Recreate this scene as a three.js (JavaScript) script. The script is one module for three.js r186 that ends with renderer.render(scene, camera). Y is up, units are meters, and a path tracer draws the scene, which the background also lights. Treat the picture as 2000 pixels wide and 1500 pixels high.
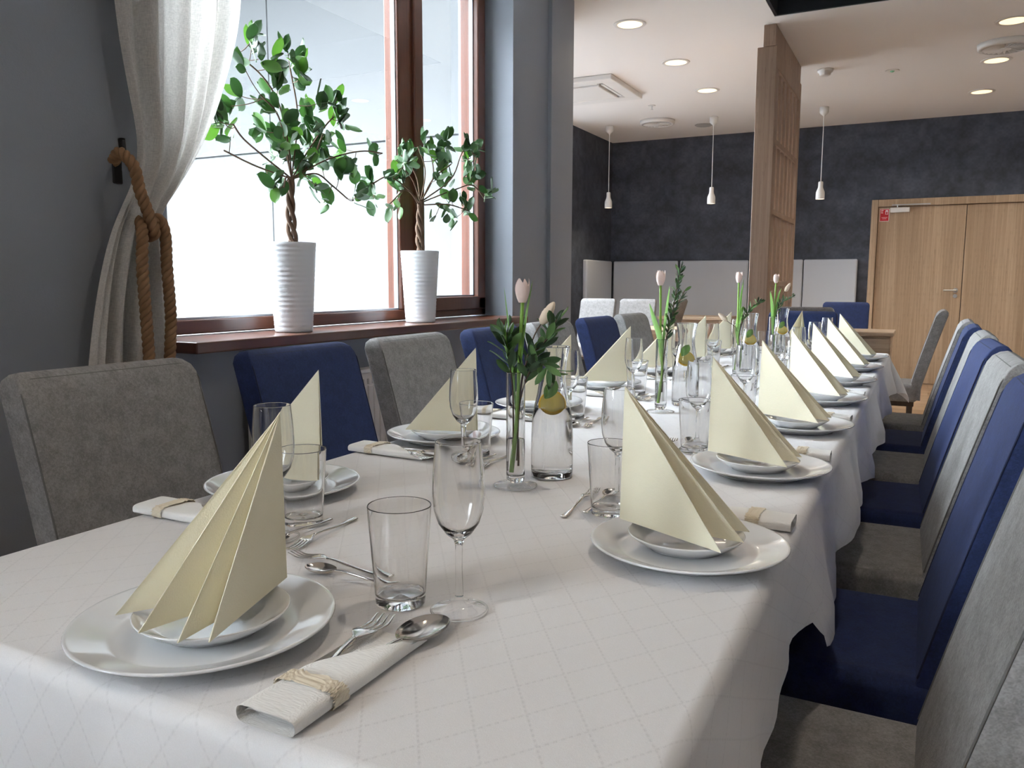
import * as THREE from 'three';
import { RoundedBoxGeometry } from 'three/addons/geometries/RoundedBoxGeometry.js';
import { mergeGeometries } from 'three/addons/utils/BufferGeometryUtils.js';

// ---------------------------------------------------------------- camera, sky, exposure
const scene = new THREE.Scene();
const camera = new THREE.PerspectiveCamera(50.73, 4 / 3, 0.05, 200);
camera.position.set(0, 1.13, 0);
camera.rotation.order = 'YXZ';
camera.rotation.set(THREE.MathUtils.degToRad(-7.085), THREE.MathUtils.degToRad(26.85), THREE.MathUtils.degToRad(0.155));
scene.background = new THREE.Color().setRGB(20.0, 21.0, 22.9);          // even overcast sky
const renderer = new THREE.WebGLRenderer({ antialias: true });
renderer.toneMapping = THREE.LinearToneMapping;
renderer.toneMappingExposure = 1.78;
renderer.shadowMap.enabled = true;

// ---------------------------------------------------------------- helpers
let seed = 7;
const rnd = () => { seed = (seed * 1664525 + 1013904223) >>> 0; return seed / 4294967296; };
const rr = (a, b) => a + (b - a) * rnd();
const V = (x, y, z) => new THREE.Vector3(x, y, z);
const smooth = (a, b, t) => { const s = Math.min(1, Math.max(0, (t - a) / (b - a))); return s * s * (3 - 2 * s); };
const lin = (r, g, b) => new THREE.Color().setRGB(r, g, b);
const used = new Map();
function numbered(name) {
  const n = used.get(name) ?? 0; used.set(name, n + 1);
  return n ? name + '_' + String(n).padStart(3, '0') : name;
}
function mesh(name, geo, mat, parent) {
  const m = new THREE.Mesh(geo, mat); m.name = name; m.castShadow = m.receiveShadow = true;
  if (parent) parent.add(m);
  return m;
}
function thing(name, label, category, group, pos, turn = 0) {
  const g = new THREE.Group(); g.name = numbered(name);
  g.userData = { label, category }; if (group) g.userData.group = group;
  if (pos) g.position.set(...pos); g.rotation.y = turn; scene.add(g); return g;
}
function single(name, geo, mat, label, category, group, pos, turn = 0) {
  const m = mesh(numbered(name), geo, mat, scene);
  m.userData = { label, category }; if (group) m.userData.group = group;
  if (pos) m.position.set(...pos); m.rotation.y = turn; return m;
}
function struct(name, geo, mat) {
  const m = geo ? mesh(name, geo, mat, scene) : new THREE.Group();
  m.name = name; m.userData = { kind: 'structure' }; if (!geo) scene.add(m); return m;
}
function copyOf(src, label, pos, turn, name) {
  const c = src.clone(true); c.name = numbered(name || src.name.replace(/_\d{3}$/, '')); c.userData = { ...src.userData, label };
  c.position.set(...pos); c.rotation.y = turn; scene.add(c); return c;
}
// uv in metres from the geometry's own axes, by the way each face points
function ownUV(g) {
  g = g.index ? g.toNonIndexed() : g; const p = g.attributes.position, n = g.attributes.normal, uv = new Float32Array(p.count * 2);
  for (let i = 0; i < p.count; i++) {
    const ax = Math.abs(n.getX(i)), ay = Math.abs(n.getY(i)), az = Math.abs(n.getZ(i));
    if (ax >= ay && ax >= az) { uv[2 * i] = p.getZ(i); uv[2 * i + 1] = p.getY(i); }
    else if (ay >= az) { uv[2 * i] = p.getX(i); uv[2 * i + 1] = p.getZ(i); }
    else { uv[2 * i] = p.getX(i); uv[2 * i + 1] = p.getY(i); }
  }
  g.setAttribute('uv', new THREE.BufferAttribute(uv, 2)); return g;
}
const box = (x0, x1, y0, y1, z0, z1) => ownUV(new THREE.BoxGeometry(x1 - x0, y1 - y0, z1 - z0).translate((x0 + x1) / 2, (y0 + y1) / 2, (z0 + z1) / 2));
const rbox = (w, h, d, r = 0.006, s = 2) => ownUV(new RoundedBoxGeometry(w, h, d, s, r));
const rboxAt = (x0, x1, y0, y1, z0, z1, r = 0.005, s = 2) => ownUV(new RoundedBoxGeometry(x1 - x0, y1 - y0, z1 - z0, s, r).translate((x0 + x1) / 2, (y0 + y1) / 2, (z0 + z1) / 2));
const merge = (list) => mergeGeometries(list.map((g) => { const h = g.index ? g.toNonIndexed() : g; for (const k of Object.keys(h.attributes)) if (!['position', 'normal', 'uv'].includes(k)) h.deleteAttribute(k); return h; }));
const lathe = (pts, seg = 48) => new THREE.LatheGeometry(pts.map(([r, y]) => new THREE.Vector2(Math.max(r, 1e-5), y)), seg);
const tube = (pts, r, seg = 24, rs = 8) => new THREE.TubeGeometry(new THREE.CatmullRomCurve3(pts), seg, r, rs, false);

// ---------------------------------------------------------------- textures (what surfaces are made of)
function hash(x, y, s) { let h = Math.imul(x, 374761393) + Math.imul(y, 668265263) + Math.imul(s, 1274126177); h = Math.imul(h ^ (h >>> 13), 1274126177); return ((h ^ (h >>> 16)) >>> 0) / 4294967296; }
function vnoise(u, v, nx, ny, s) {                                   // periodic value noise, nx by ny cells over the unit square
  const x = u * nx, y = v * ny, x0 = Math.floor(x), y0 = Math.floor(y), fx = x - x0, fy = y - y0, sx = fx * fx * (3 - 2 * fx), sy = fy * fy * (3 - 2 * fy);
  const h = (i, j) => hash(((i % nx) + nx) % nx, ((j % ny) + ny) % ny, s);
  return (h(x0, y0) * (1 - sx) + h(x0 + 1, y0) * sx) * (1 - sy) + (h(x0, y0 + 1) * (1 - sx) + h(x0 + 1, y0 + 1) * sx) * sy;
}
function tex(w, h, fn, size, srgb = true) {                          // size: metres that one tile covers
  const d = new Uint8Array(w * h * 4);
  for (let y = 0; y < h; y++) for (let x = 0; x < w; x++) {
    const c = fn(x / w, y / h), o = (y * w + x) * 4, a = Array.isArray(c) ? c : [c, c, c];
    for (let k = 0; k < 3; k++) d[o + k] = Math.max(0, Math.min(255, a[k] * 255)); d[o + 3] = 255;
  }
  const t = new THREE.DataTexture(d, w, h, THREE.RGBAFormat); t.magFilter = THREE.LinearFilter; t.minFilter = THREE.LinearMipmapLinearFilter; t.generateMipmaps = true;
  t.wrapS = t.wrapT = THREE.RepeatWrapping; t.repeat.set(1 / size[0], 1 / size[1]); if (srgb) t.colorSpace = THREE.SRGBColorSpace; t.needsUpdate = true; return t;
}
const feltMap = tex(512, 512, (u, v) => 0.80 + 0.13 * (vnoise(u, v, 190, 190, 1) - 0.5) + 0.09 * (vnoise(u, v, 70, 70, 2) - 0.5) + 0.09 * (vnoise(u, v, 18, 18, 3) - 0.5), [0.3, 0.3]);
const feltBump = tex(512, 512, (u, v) => 0.5 + 0.6 * (vnoise(u, v, 220, 220, 11) - 0.5), [0.3, 0.3], false);
const woodMap = tex(512, 1024, (u, v) => {
  const w = vnoise(u, v, 60, 4, 5) * 0.5 + vnoise(u, v, 170, 6, 6) * 0.3 + vnoise(u, v, 12, 2, 7) * 0.55;
  const pore = vnoise(u, v, 256, 40, 8) > 0.82 ? -0.07 : 0;
  return [0.86 + 0.19 * (w - 0.65) + pore, 0.85 + 0.22 * (w - 0.65) + pore, 0.84 + 0.25 * (w - 0.65) + pore];
}, [0.7, 2.4]);
const woodMapX = woodMap.clone(); woodMapX.repeat.set(1 / 0.7, 1 / 2.4); woodMapX.rotation = Math.PI / 2;   // grain along u
const plasterMap = tex(512, 512, (u, v) => 0.82 + 0.22 * (vnoise(u, v, 7, 7, 21) - 0.5) + 0.18 * (vnoise(u, v, 24, 24, 22) - 0.5) + 0.12 * (vnoise(u, v, 80, 80, 23) - 0.5), [1.6, 1.6]);
const paintBump = tex(256, 256, (u, v) => 0.5 + 0.5 * (vnoise(u, v, 90, 90, 31) - 0.5), [0.3, 0.3], false);
const linenMap = tex(512, 512, (u, v) => 0.9 + 0.10 * (vnoise(u, v, 250, 30, 41) - 0.5) + 0.10 * (vnoise(u, v, 30, 250, 42) - 0.5), [0.25, 0.25]);
// damask: crossing dashed lines that make lozenges
const damask = (u, v) => {
  const line = (a) => { const f = a - Math.floor(a), d = Math.min(f, 1 - f); return d < 0.045 ? 1 - d / 0.045 : 0; };
  const dash = (a) => (Math.floor(a * 13) % 2 ? 1 : 0.35);
  return Math.max(line(u + v) * dash(u - v), line(u - v) * dash(u + v));
};
const clothMap = tex(512, 512, (u, v) => 0.985 - 0.042 * damask(u * 2, v * 2) - 0.02 * vnoise(u, v, 200, 200, 51), [0.118, 0.168]);
const clothBump = tex(512, 512, (u, v) => 0.55 + 0.35 * damask(u * 2, v * 2) + 0.15 * (vnoise(u, v, 220, 220, 52) - 0.5), [0.118, 0.168], false);
const paperBump = tex(256, 256, (u, v) => 0.5 + 0.5 * (vnoise(u, v, 64, 64, 61) - 0.5) + 0.2 * (vnoise(u, v, 20, 20, 62) - 0.5), [0.08, 0.08], false);

// ---------------------------------------------------------------- materials
const std = (c, o = {}) => new THREE.MeshStandardMaterial({ color: c, roughness: 0.6, ...o });
const phys = (c, o = {}) => new THREE.MeshPhysicalMaterial({ color: c, roughness: 0.5, ...o });
const M = {
  wall: std(lin(0.225, 0.24, 0.272), { roughness: 0.55, bumpMap: paintBump, bumpScale: 0.0004 }),
  paleWall: std(lin(0.36, 0.36, 0.355), { roughness: 0.7 }),
  darkwall: std(lin(0.088, 0.101, 0.136), { roughness: 0.7, map: plasterMap }),
  ceiling: std(lin(0.86, 0.835, 0.81), { roughness: 0.9 }),
  black: std(lin(0.012, 0.014, 0.02), { roughness: 0.6 }),
  plank: [0, 1, 2].map((k) => std([lin(0.46, 0.30, 0.18), lin(0.50, 0.335, 0.205), lin(0.42, 0.27, 0.16)][k], { roughness: 0.42, map: woodMapX })),
  subfloor: std(lin(0.16, 0.11, 0.07)),
  oak: std(lin(0.60, 0.435, 0.29), { roughness: 0.5, map: woodMap }),
  oakPale: std(lin(0.60, 0.46, 0.33), { roughness: 0.5, map: woodMapX }),
  screen: std(lin(0.45, 0.315, 0.23), { roughness: 0.55, map: woodMap }),
  mahogany: phys(lin(0.135, 0.040, 0.017), { roughness: 0.35, clearcoat: 0.5, clearcoatRoughness: 0.2, map: woodMapX }),
  mahoganyV: phys(lin(0.135, 0.040, 0.017), { roughness: 0.35, clearcoat: 0.5, clearcoatRoughness: 0.2, map: woodMap }),
  pane: phys(lin(0.93, 0.96, 0.96), { transmission: 1, thickness: 0, roughness: 0, ior: 1.5 }),
  spacer: std(lin(0.30, 0.31, 0.32), { roughness: 0.4, metalness: 0.6 }),
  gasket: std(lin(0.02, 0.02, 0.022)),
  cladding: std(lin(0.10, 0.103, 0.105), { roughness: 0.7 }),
  terrace: std(lin(0.10, 0.105, 0.11), { roughness: 0.9 }),
  greyfelt: std(lin(0.40, 0.385, 0.38), { roughness: 0.95, map: feltMap, bumpMap: feltBump, bumpScale: 0.0006 }),
  palefelt: std(lin(0.49, 0.515, 0.56), { roughness: 0.95, bumpMap: feltBump, bumpScale: 0.0006 }),
  navy: phys(lin(0.021, 0.041, 0.150), { roughness: 0.9, map: feltMap, bumpMap: feltBump, bumpScale: 0.0004, sheen: 0.25, sheenColor: lin(0.12, 0.2, 0.5), sheenRoughness: 0.5 }),
  seam: std(lin(0.12, 0.115, 0.11), { roughness: 0.9 }),
  seamNavy: std(lin(0.010, 0.016, 0.05), { roughness: 0.9 }),
  chairleg: std(lin(0.055, 0.032, 0.02), { roughness: 0.5, map: woodMap }),
  cloth: phys(lin(0.80, 0.785, 0.79), { roughness: 0.75, map: clothMap, bumpMap: clothBump, bumpScale: 0.0005, sheen: 0.25, sheenColor: lin(1, 1, 1), sheenRoughness: 0.4 }),
  porcelain: phys(lin(0.80, 0.81, 0.82), { roughness: 0.12, clearcoat: 0.6, clearcoatRoughness: 0.03, ior: 1.52 }),
  napkin: phys(lin(0.95, 0.89, 0.69), { roughness: 0.95, transmission: 0.16, thickness: 0, bumpMap: paperBump, bumpScale: 0.0003 }),
  pouch: phys(lin(0.84, 0.83, 0.81), { roughness: 0.9, bumpMap: paperBump, bumpScale: 0.0005 }),
  lace: std(lin(0.78, 0.70, 0.56), { roughness: 0.95 }),
  steel: std(lin(0.74, 0.70, 0.65), { metalness: 1, roughness: 0.14 }),
  glass: phys(lin(1, 1, 1), { transmission: 1, thickness: 0.01, roughness: 0, ior: 1.5 }),
  thinGlass: phys(lin(1, 1, 1), { transmission: 1, thickness: 0, roughness: 0, ior: 1.5 }),
  water: phys(lin(1, 1, 1), { transmission: 1, thickness: 0.02, roughness: 0, ior: 1.33 }),
  lemon: phys(lin(0.90, 0.76, 0.20), { roughness: 0.5, transmission: 0.25, thickness: 0 }),
  rind: std(lin(0.80, 0.50, 0.02), { roughness: 0.5 }),
  stem: std(lin(0.22, 0.40, 0.06), { roughness: 0.5 }),
  tulipLeaf: phys(lin(0.16, 0.33, 0.06), { roughness: 0.92, transmission: 0.25, thickness: 0 }),
  petal: phys(lin(0.86, 0.70, 0.64), { roughness: 0.92, transmission: 0.2, thickness: 0 }),
  sprig: [lin(0.030, 0.075, 0.030), lin(0.05, 0.12, 0.035), lin(0.09, 0.19, 0.05)].map((c) => phys(c, { roughness: 0.92, transmission: 0.12, thickness: 0, clearcoat: 0.4, clearcoatRoughness: 0.35 })),
  twig: std(lin(0.10, 0.06, 0.035)),
  bunny: std(lin(0.80, 0.66, 0.52), { roughness: 1 }),
  ficus: [lin(0.022, 0.072, 0.014), lin(0.038, 0.115, 0.018), lin(0.075, 0.20, 0.02)].map((c, k) => phys(c, { roughness: 0.9, transmission: 0.22 + 0.08 * k, thickness: 0, clearcoat: 0.3, clearcoatRoughness: 0.3 })),
  bark: std(lin(0.13, 0.075, 0.045), { roughness: 0.85 }),
  soil: std(lin(0.03, 0.02, 0.014), { roughness: 1 }),
  pot: phys(lin(0.68, 0.69, 0.71), { roughness: 0.5, clearcoat: 0.2 }),
  curtain: phys(lin(0.80, 0.765, 0.72), { roughness: 1, transmission: 0.30, thickness: 0, map: linenMap }),
  rope: std(lin(0.23, 0.125, 0.062), { roughness: 0.95 }),
  iron: std(lin(0.03, 0.03, 0.032), { roughness: 0.45, metalness: 0.7 }),
  alu: std(lin(0.62, 0.63, 0.64), { roughness: 0.35, metalness: 0.9 }),
  whitePlastic: std(lin(0.78, 0.76, 0.73), { roughness: 0.45 }),
  radiator: std(lin(0.62, 0.58, 0.54), { roughness: 0.45 }),
  lampGlow: std(lin(0.9, 0.85, 0.75), { emissive: lin(1.0, 0.75, 0.40), emissiveIntensity: 0.95, roughness: 0.5 }),
  pendGlow: std(lin(0.9, 0.85, 0.75), { emissive: lin(1.0, 0.86, 0.62), emissiveIntensity: 1.3, roughness: 0.5 }),
};
// fig tree foliage: [z, height, leaves, spread] of each tuft, and branch lines [z, height], in the room's metres
const CL1 = [[-2.213,1.961,4,0.028],[-2.235,1.906,4,0.032],[-2.172,1.857,3,0.024],[-2.287,1.962,3,0.028],[-2.322,1.909,4,0.036],[-2.446,1.983,6,0.044],[-2.515,1.972,5,0.036],[-2.557,1.924,3,0.028],[-2.484,1.908,4,0.032],[-2.4,1.872,4,0.036],[-2.332,1.83,4,0.036],[-2.229,1.791,4,0.032],[-2.202,1.751,2,0.02],[-2.328,1.757,5,0.036],[-2.411,1.819,3,0.028],[-2.127,1.669,8,0.04],[-2.105,1.682,3,0.02],[-2.185,1.643,2,0.02],[-2.552,1.818,5,0.04],[-2.66,1.838,6,0.04],[-2.705,1.786,8,0.048],[-2.611,1.79,6,0.04],[-2.579,1.735,5,0.036],[-2.419,1.709,7,0.048],[-2.489,1.691,8,0.052],[-2.43,1.635,8,0.052],[-2.515,1.628,8,0.052],[-2.576,1.666,7,0.044],[-2.362,1.634,5,0.04],[-2.351,1.688,5,0.036],[-2.624,1.713,5,0.04],[-2.7,1.644,5,0.04],[-2.835,1.694,6,0.04],[-2.923,1.685,4,0.032],[-2.666,1.598,4,0.036],[-2.782,1.623,5,0.036],[-2.729,1.565,5,0.036],[-2.695,1.52,4,0.032],[-2.677,1.457,3,0.028],[-2.794,1.488,4,0.036],[-2.863,1.484,2,0.024],[-2.343,1.511,4,0.028],[-2.327,1.473,2,0.02],[-2.424,1.511,4,0.028],[-2.556,1.555,5,0.036],[-2.513,1.579,5,0.04],[-2.539,1.504,2,0.02]];
const BR1 = [[[-2.467,1.522],[-2.447,1.637],[-2.404,1.799],[-2.334,1.876],[-2.247,1.918],[-2.2,1.941]],[[-2.468,1.535],[-2.56,1.654],[-2.673,1.771],[-2.722,1.809]],[[-2.473,1.536],[-2.635,1.621],[-2.835,1.679],[-2.923,1.68]],[[-2.473,1.526],[-2.602,1.561],[-2.695,1.526],[-2.794,1.482]],[[-2.459,1.534],[-2.269,1.597],[-2.173,1.636],[-2.123,1.668]],[[-2.463,1.563],[-2.522,1.783],[-2.515,1.953]],[[-2.447,1.637],[-2.353,1.734],[-2.228,1.783]],[[-2.454,1.543],[-2.279,1.555],[-2.158,1.592]],[[-2.464,1.521],[-2.384,1.525],[-2.328,1.476]],[[-2.453,1.533],[-2.429,1.616],[-2.405,1.697]],[[-2.468,1.535],[-2.543,1.593],[-2.608,1.716]]];
const CL2 = [[-3.091,1.607,4,0.039],[-2.994,1.574,4,0.035],[-3.03,1.51,4,0.035],[-3.132,1.657,4,0.035],[-3.048,1.467,2,0.02],[-3.215,1.702,4,0.039],[-3.258,1.731,5,0.044],[-3.391,1.786,7,0.054],[-3.531,1.806,7,0.054],[-3.705,1.819,7,0.054],[-3.811,1.808,5,0.039],[-3.837,1.759,5,0.039],[-3.678,1.739,6,0.049],[-3.482,1.738,6,0.054],[-3.322,1.693,5,0.049],[-3.193,1.619,4,0.035],[-3.255,1.614,3,0.035],[-3.434,1.646,3,0.039],[-3.627,1.668,4,0.044],[-3.783,1.686,5,0.039],[-3.864,1.656,4,0.035],[-3.92,1.621,4,0.035],[-3.978,1.599,2,0.02],[-3.625,1.54,4,0.035],[-3.575,1.498,3,0.03],[-3.728,1.536,5,0.039],[-3.754,1.499,3,0.03],[-3.701,1.469,3,0.025],[-3.525,1.456,1,0.015],[-3.191,1.549,3,0.03],[-3.148,1.487,2,0.02]];
const BR2 = [[[-3.376,1.506],[-3.254,1.567],[-3.099,1.608],[-2.994,1.567]],[[-3.367,1.493],[-3.212,1.558],[-3.048,1.478]],[[-3.376,1.519],[-3.343,1.648],[-3.258,1.727]],[[-3.381,1.526],[-3.425,1.682],[-3.4,1.787]],[[-3.386,1.527],[-3.519,1.669],[-3.54,1.8]],[[-3.395,1.52],[-3.627,1.668],[-3.731,1.818],[-3.827,1.797]],[[-3.399,1.513],[-3.677,1.61],[-3.864,1.65],[-3.978,1.599]],[[-3.394,1.503],[-3.575,1.523],[-3.728,1.505]],[[-3.381,1.526],[-3.48,1.639],[-3.678,1.739]],[[-3.372,1.516],[-3.307,1.62],[-3.203,1.696]]];

// ---------------------------------------------------------------- room shell
const CEIL = 2.95, ZB = -10.3, ZR = 4.0, XR = 3.0, XW = -2.16, XL = -3.75;
const SILL = 0.94;
{ // floor: boards laid across the room
  const f = struct('floor', merge([box(XL - 0.3, XR + 0.2, -0.2, -0.016, ZB - 0.2, -5.41), box(XW - 0.36, XR + 0.2, -0.2, -0.016, -5.41, ZR + 0.2)]), M.subfloor);
  const W = 0.225, Ln = 1.62; let row = 0;
  const pg = [0, 1, 2].map((k) => { const g = rbox(Ln - 0.003, 0.016, W - 0.003, 0.002, 1); g.attributes.uv.array.forEach((v, i, a) => { a[i] = v + (i % 2 ? k * 0.31 : k * 0.77); }); return g; });
  for (let z = ZR; z > ZB; z -= W, row++) {
    for (let x = (z - W < -5.4 ? XL - 0.02 : XW - 0.02) - (row % 3) * 0.5; x < XR; x += Ln) {
      if (x + Ln < (z - W < -5.4 ? XL : XW)) continue;
      const k = Math.floor(rnd() * 3), p = mesh('plank', pg[k], M.plank[Math.floor(rnd() * 3)], f);
      p.position.set(x + Ln / 2, -0.008, z - W / 2);
    }
  }
}
{ // ceiling with a black raised bay over the aisle
  const hx0 = -1.03, hx1 = 1.3, hz0 = -6.01, hz1 = -2.4, t = 0.3;
  struct('ceiling', merge([box(XL - 0.3, hx0, CEIL, CEIL + t, ZB - 0.2, -5.41), box(XW - 0.36, hx0, CEIL, CEIL + t, -5.41, ZR + 0.2), box(hx1, XR + 0.2, CEIL, CEIL + t, ZB - 0.2, ZR + 0.2), box(hx0, hx1, CEIL, CEIL + t, ZB - 0.2, hz0), box(hx0, hx1, CEIL, CEIL + t, hz1, ZR + 0.2)]), M.ceiling);
  const bay = struct('trim_1', merge([box(hx0, hx0 + 0.02, CEIL + 0.004, CEIL + 0.32, hz0, hz1), box(hx1 - 0.02, hx1, CEIL + 0.004, CEIL + 0.32, hz0, hz1), box(hx0, hx1, CEIL + 0.004, CEIL + 0.32, hz0, hz0 + 0.02), box(hx0, hx1, CEIL + 0.004, CEIL + 0.32, hz1 - 0.02, hz1), box(hx0 - 0.2, hx1 + 0.2, CEIL + 0.3, CEIL + 0.34, hz0 - 0.2, hz1 + 0.2)]), M.black);
  bay.userData.label = 'black raised bay let into the pale ceiling';
}
// window openings in the left wall: the one in view and one beside the camera
const W1 = [-4.27, -1.84], W2 = [1.4, 3.75], WY = [0.915, 2.90];
struct('wall_left', merge([
  box(XW - 0.36, XW, 0, CEIL, W2[1], ZR + 0.2), box(XW - 0.36, XW, 0, CEIL, W1[1], W2[0]), box(XW - 0.36, XW, 0, CEIL, -4.75, W1[0]),
  box(XW - 0.36, XW, 0, WY[0], W1[0], W1[1]), box(XW - 0.36, XW, WY[1], CEIL, W1[0], W1[1]), box(XW - 0.36, XW, 0, WY[0], W2[0], W2[1]), box(XW - 0.36, XW, WY[1], CEIL, W2[0], W2[1]),
]), M.wall);
struct('trim_2', rboxAt(XW - 0.36, XW + 0.025, 0, CEIL, -5.1, -4.75, 0.004), M.wall).userData.label = 'grey pilaster that ends the window wall';
const W3 = [-8.84, -5.55];
struct('wall_left_rear', merge([
  box(XL - 0.3, XL, 0, CEIL, ZB - 0.2, W3[0]), box(XL - 0.3, XL, 0, CEIL, W3[1], -5.41), box(XL - 0.3, XL, 0, 0.3, W3[0], W3[1]), box(XL - 0.3, XL, 2.8, CEIL, W3[0], W3[1]),
]), M.darkwall);
struct('wall_return', merge([box(XL - 0.3, XW - 0.2, 0, CEIL, -5.5, -5.41), box(XW - 0.36, XW - 0.2, 0, CEIL, -5.41, -5.1)]), M.wall);
struct('wall_right', box(XR, XR + 0.2, 0, CEIL, ZB - 0.2, ZR + 0.2), M.paleWall);
struct('wall_front', box(XW - 0.36, XR, 0, CEIL, ZR, ZR + 0.2), M.paleWall);
const DX0 = -0.60, DX1 = 1.32, DTOP = 2.085;                            // outside of the door lining
struct('wall_back', merge([box(DX0 - 0.1, DX1 + 0.1, 0, DTOP + 0.1, ZB - 0.3, ZB - 0.2), box(XL, DX0, 0, CEIL, ZB - 0.2, ZB), box(DX1, XR, 0, CEIL, ZB - 0.2, ZB), box(DX0, DX1, DTOP, CEIL, ZB - 0.2, ZB)]), M.darkwall);

{ // window in view: fixed light, opening sash, sill
  const w = struct('window_1'); const xf = -2.34, xo = -2.42, [z0, z1] = W1, y0 = WY[0] + 0.03, y1 = WY[1];
  mesh('window_frame', merge([rboxAt(xo, xf, y0, y0 + 0.052, z0, z1, 0.006), rboxAt(xo, xf, y1 - 0.08, y1, z0, z1, 0.006), rboxAt(xo, xf, y0, y1, z0, z0 + 0.055, 0.006), rboxAt(xo, xf, y0, y1, z1 - 0.06, z1, 0.006)]), M.mahogany, w);
  mesh('mullion', rboxAt(xo, xf + 0.004, y0 + 0.05, y1 - 0.07, -3.52, -3.385, 0.008), M.mahoganyV, w);
  const s = mesh('sash_frame', merge([rboxAt(xo - 0.02, xf + 0.02, y0 + 0.035, y0 + 0.11, -4.235, -3.5, 0.008), rboxAt(xo - 0.02, xf + 0.02, y1 - 0.14, y1 - 0.06, -4.235, -3.5, 0.008), rboxAt(xo - 0.02, xf + 0.02, y0 + 0.035, y1 - 0.06, -4.235, -4.15, 0.008), rboxAt(xo - 0.02, xf + 0.02, y0 + 0.035, y1 - 0.06, -3.585, -3.505, 0.008)]), M.mahoganyV, w);
  const bead = (za, zb, ya, yb) => merge([box(-2.375, -2.352, ya, ya + 0.010, za, zb), box(-2.375, -2.352, yb - 0.010, yb, za, zb), box(-2.375, -2.352, ya, yb, za, za + 0.010), box(-2.375, -2.352, ya, yb, zb - 0.010, zb)]);
  mesh('glazing_bead', bead(-3.39, z1 - 0.055, y0 + 0.05, y1 - 0.078), M.spacer, w);
  mesh('glazing_bead', bead(-4.152, -3.583, y0 + 0.108, y1 - 0.138), M.spacer, s);
  mesh('pane', box(-2.368, -2.364, y0 + 0.055, y1 - 0.082, -3.387, z1 - 0.058), M.pane, w);
  mesh('pane', box(-2.368, -2.364, y0 + 0.112, y1 - 0.142, -4.149, -3.587), M.pane, s);
  mesh('window_sill', rboxAt(-2.34, -2.055, SILL - 0.038, SILL, z0 - 0.0, z1 + 0.0, 0.006), M.mahogany, w);
  mesh('outer_sill', box(-2.62, -2.42, WY[0] - 0.01, WY[0] + 0.022, z0, z1), M.alu, w);
}
{ // window beside the camera, same make
  const w = struct('window_2'); const xf = -2.34, xo = -2.42, [z0, z1] = W2, y0 = WY[0] + 0.03, y1 = WY[1], zm = 2.55;
  mesh('window_frame', merge([rboxAt(xo, xf, y0, y0 + 0.052, z0, z1), rboxAt(xo, xf, y1 - 0.08, y1, z0, z1), rboxAt(xo, xf, y0, y1, z0, z0 + 0.06), rboxAt(xo, xf, y0, y1, z1 - 0.06, z1)]), M.mahogany, w);
  mesh('mullion', rboxAt(xo, xf, y0 + 0.05, y1 - 0.07, zm - 0.07, zm + 0.07), M.mahoganyV, w);
  mesh('pane', box(-2.368, -2.364, y0 + 0.05, y1 - 0.078, z0 + 0.058, zm - 0.068), M.pane, w);
  mesh('pane', box(-2.368, -2.364, y0 + 0.05, y1 - 0.078, zm + 0.068, z1 - 0.058), M.pane, w);
  mesh('window_sill', rboxAt(-2.34, -2.055, SILL - 0.038, SILL, z0, z1), M.mahogany, w);
}
{ // window of the rear bay, hidden behind the pilaster
  const w = struct('window_3'); const [z0, z1] = W3, y0 = 0.3, y1 = 2.8, zm = (z0 + z1) / 2, xa = XL - 0.2, xb = XL - 0.12;
  mesh('window_frame', merge([rboxAt(xa, xb, y0, y0 + 0.08, z0, z1), rboxAt(xa, xb, y1 - 0.08, y1, z0, z1), rboxAt(xa, xb, y0, y1, z0, z0 + 0.07), rboxAt(xa, xb, y0, y1, z1 - 0.07, z1), rboxAt(xa, xb, y0, y1, zm - 0.05, zm + 0.05)]), M.mahoganyV, w);
  mesh('pane', box(xa + 0.038, xa + 0.042, y0 + 0.075, y1 - 0.075, z0 + 0.065, zm - 0.045), M.pane, w);
  mesh('pane', box(xa + 0.038, xa + 0.042, y0 + 0.075, y1 - 0.075, zm + 0.045, z1 - 0.065), M.pane, w);
}
{ // outside: terrace and the pale clad wall that closes the view
  struct('ground', box(-30, XL - 0.32, -0.6, -0.3, -30, 30), M.terrace);
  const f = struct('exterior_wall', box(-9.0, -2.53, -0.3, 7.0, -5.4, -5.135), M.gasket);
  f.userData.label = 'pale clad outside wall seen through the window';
  mesh('added_eave', box(-9, -2.6, 3.5, 3.65, -5.12, -3.5), M.cladding, f);  // added overhang, out of view, cuts the sky light on the panels
  struct('added_shade_building', box(-26, -4.9, -0.3, 7.5, 4.35, 4.7), M.cladding).userData.label = 'added unseen building mass that keeps sky light off the clad wall';  // added unseen block that shades the clad wall from the sky
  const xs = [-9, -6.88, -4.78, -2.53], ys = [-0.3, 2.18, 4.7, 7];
  for (let i = 0; i < 3; i++) for (let j = 0; j < 3; j++) mesh('panel', box(xs[i] + 0.007, xs[i + 1] - 0.007, ys[j] + 0.007, ys[j + 1] - 0.007, -5.14, -5.12), M.cladding, f);
}
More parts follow.
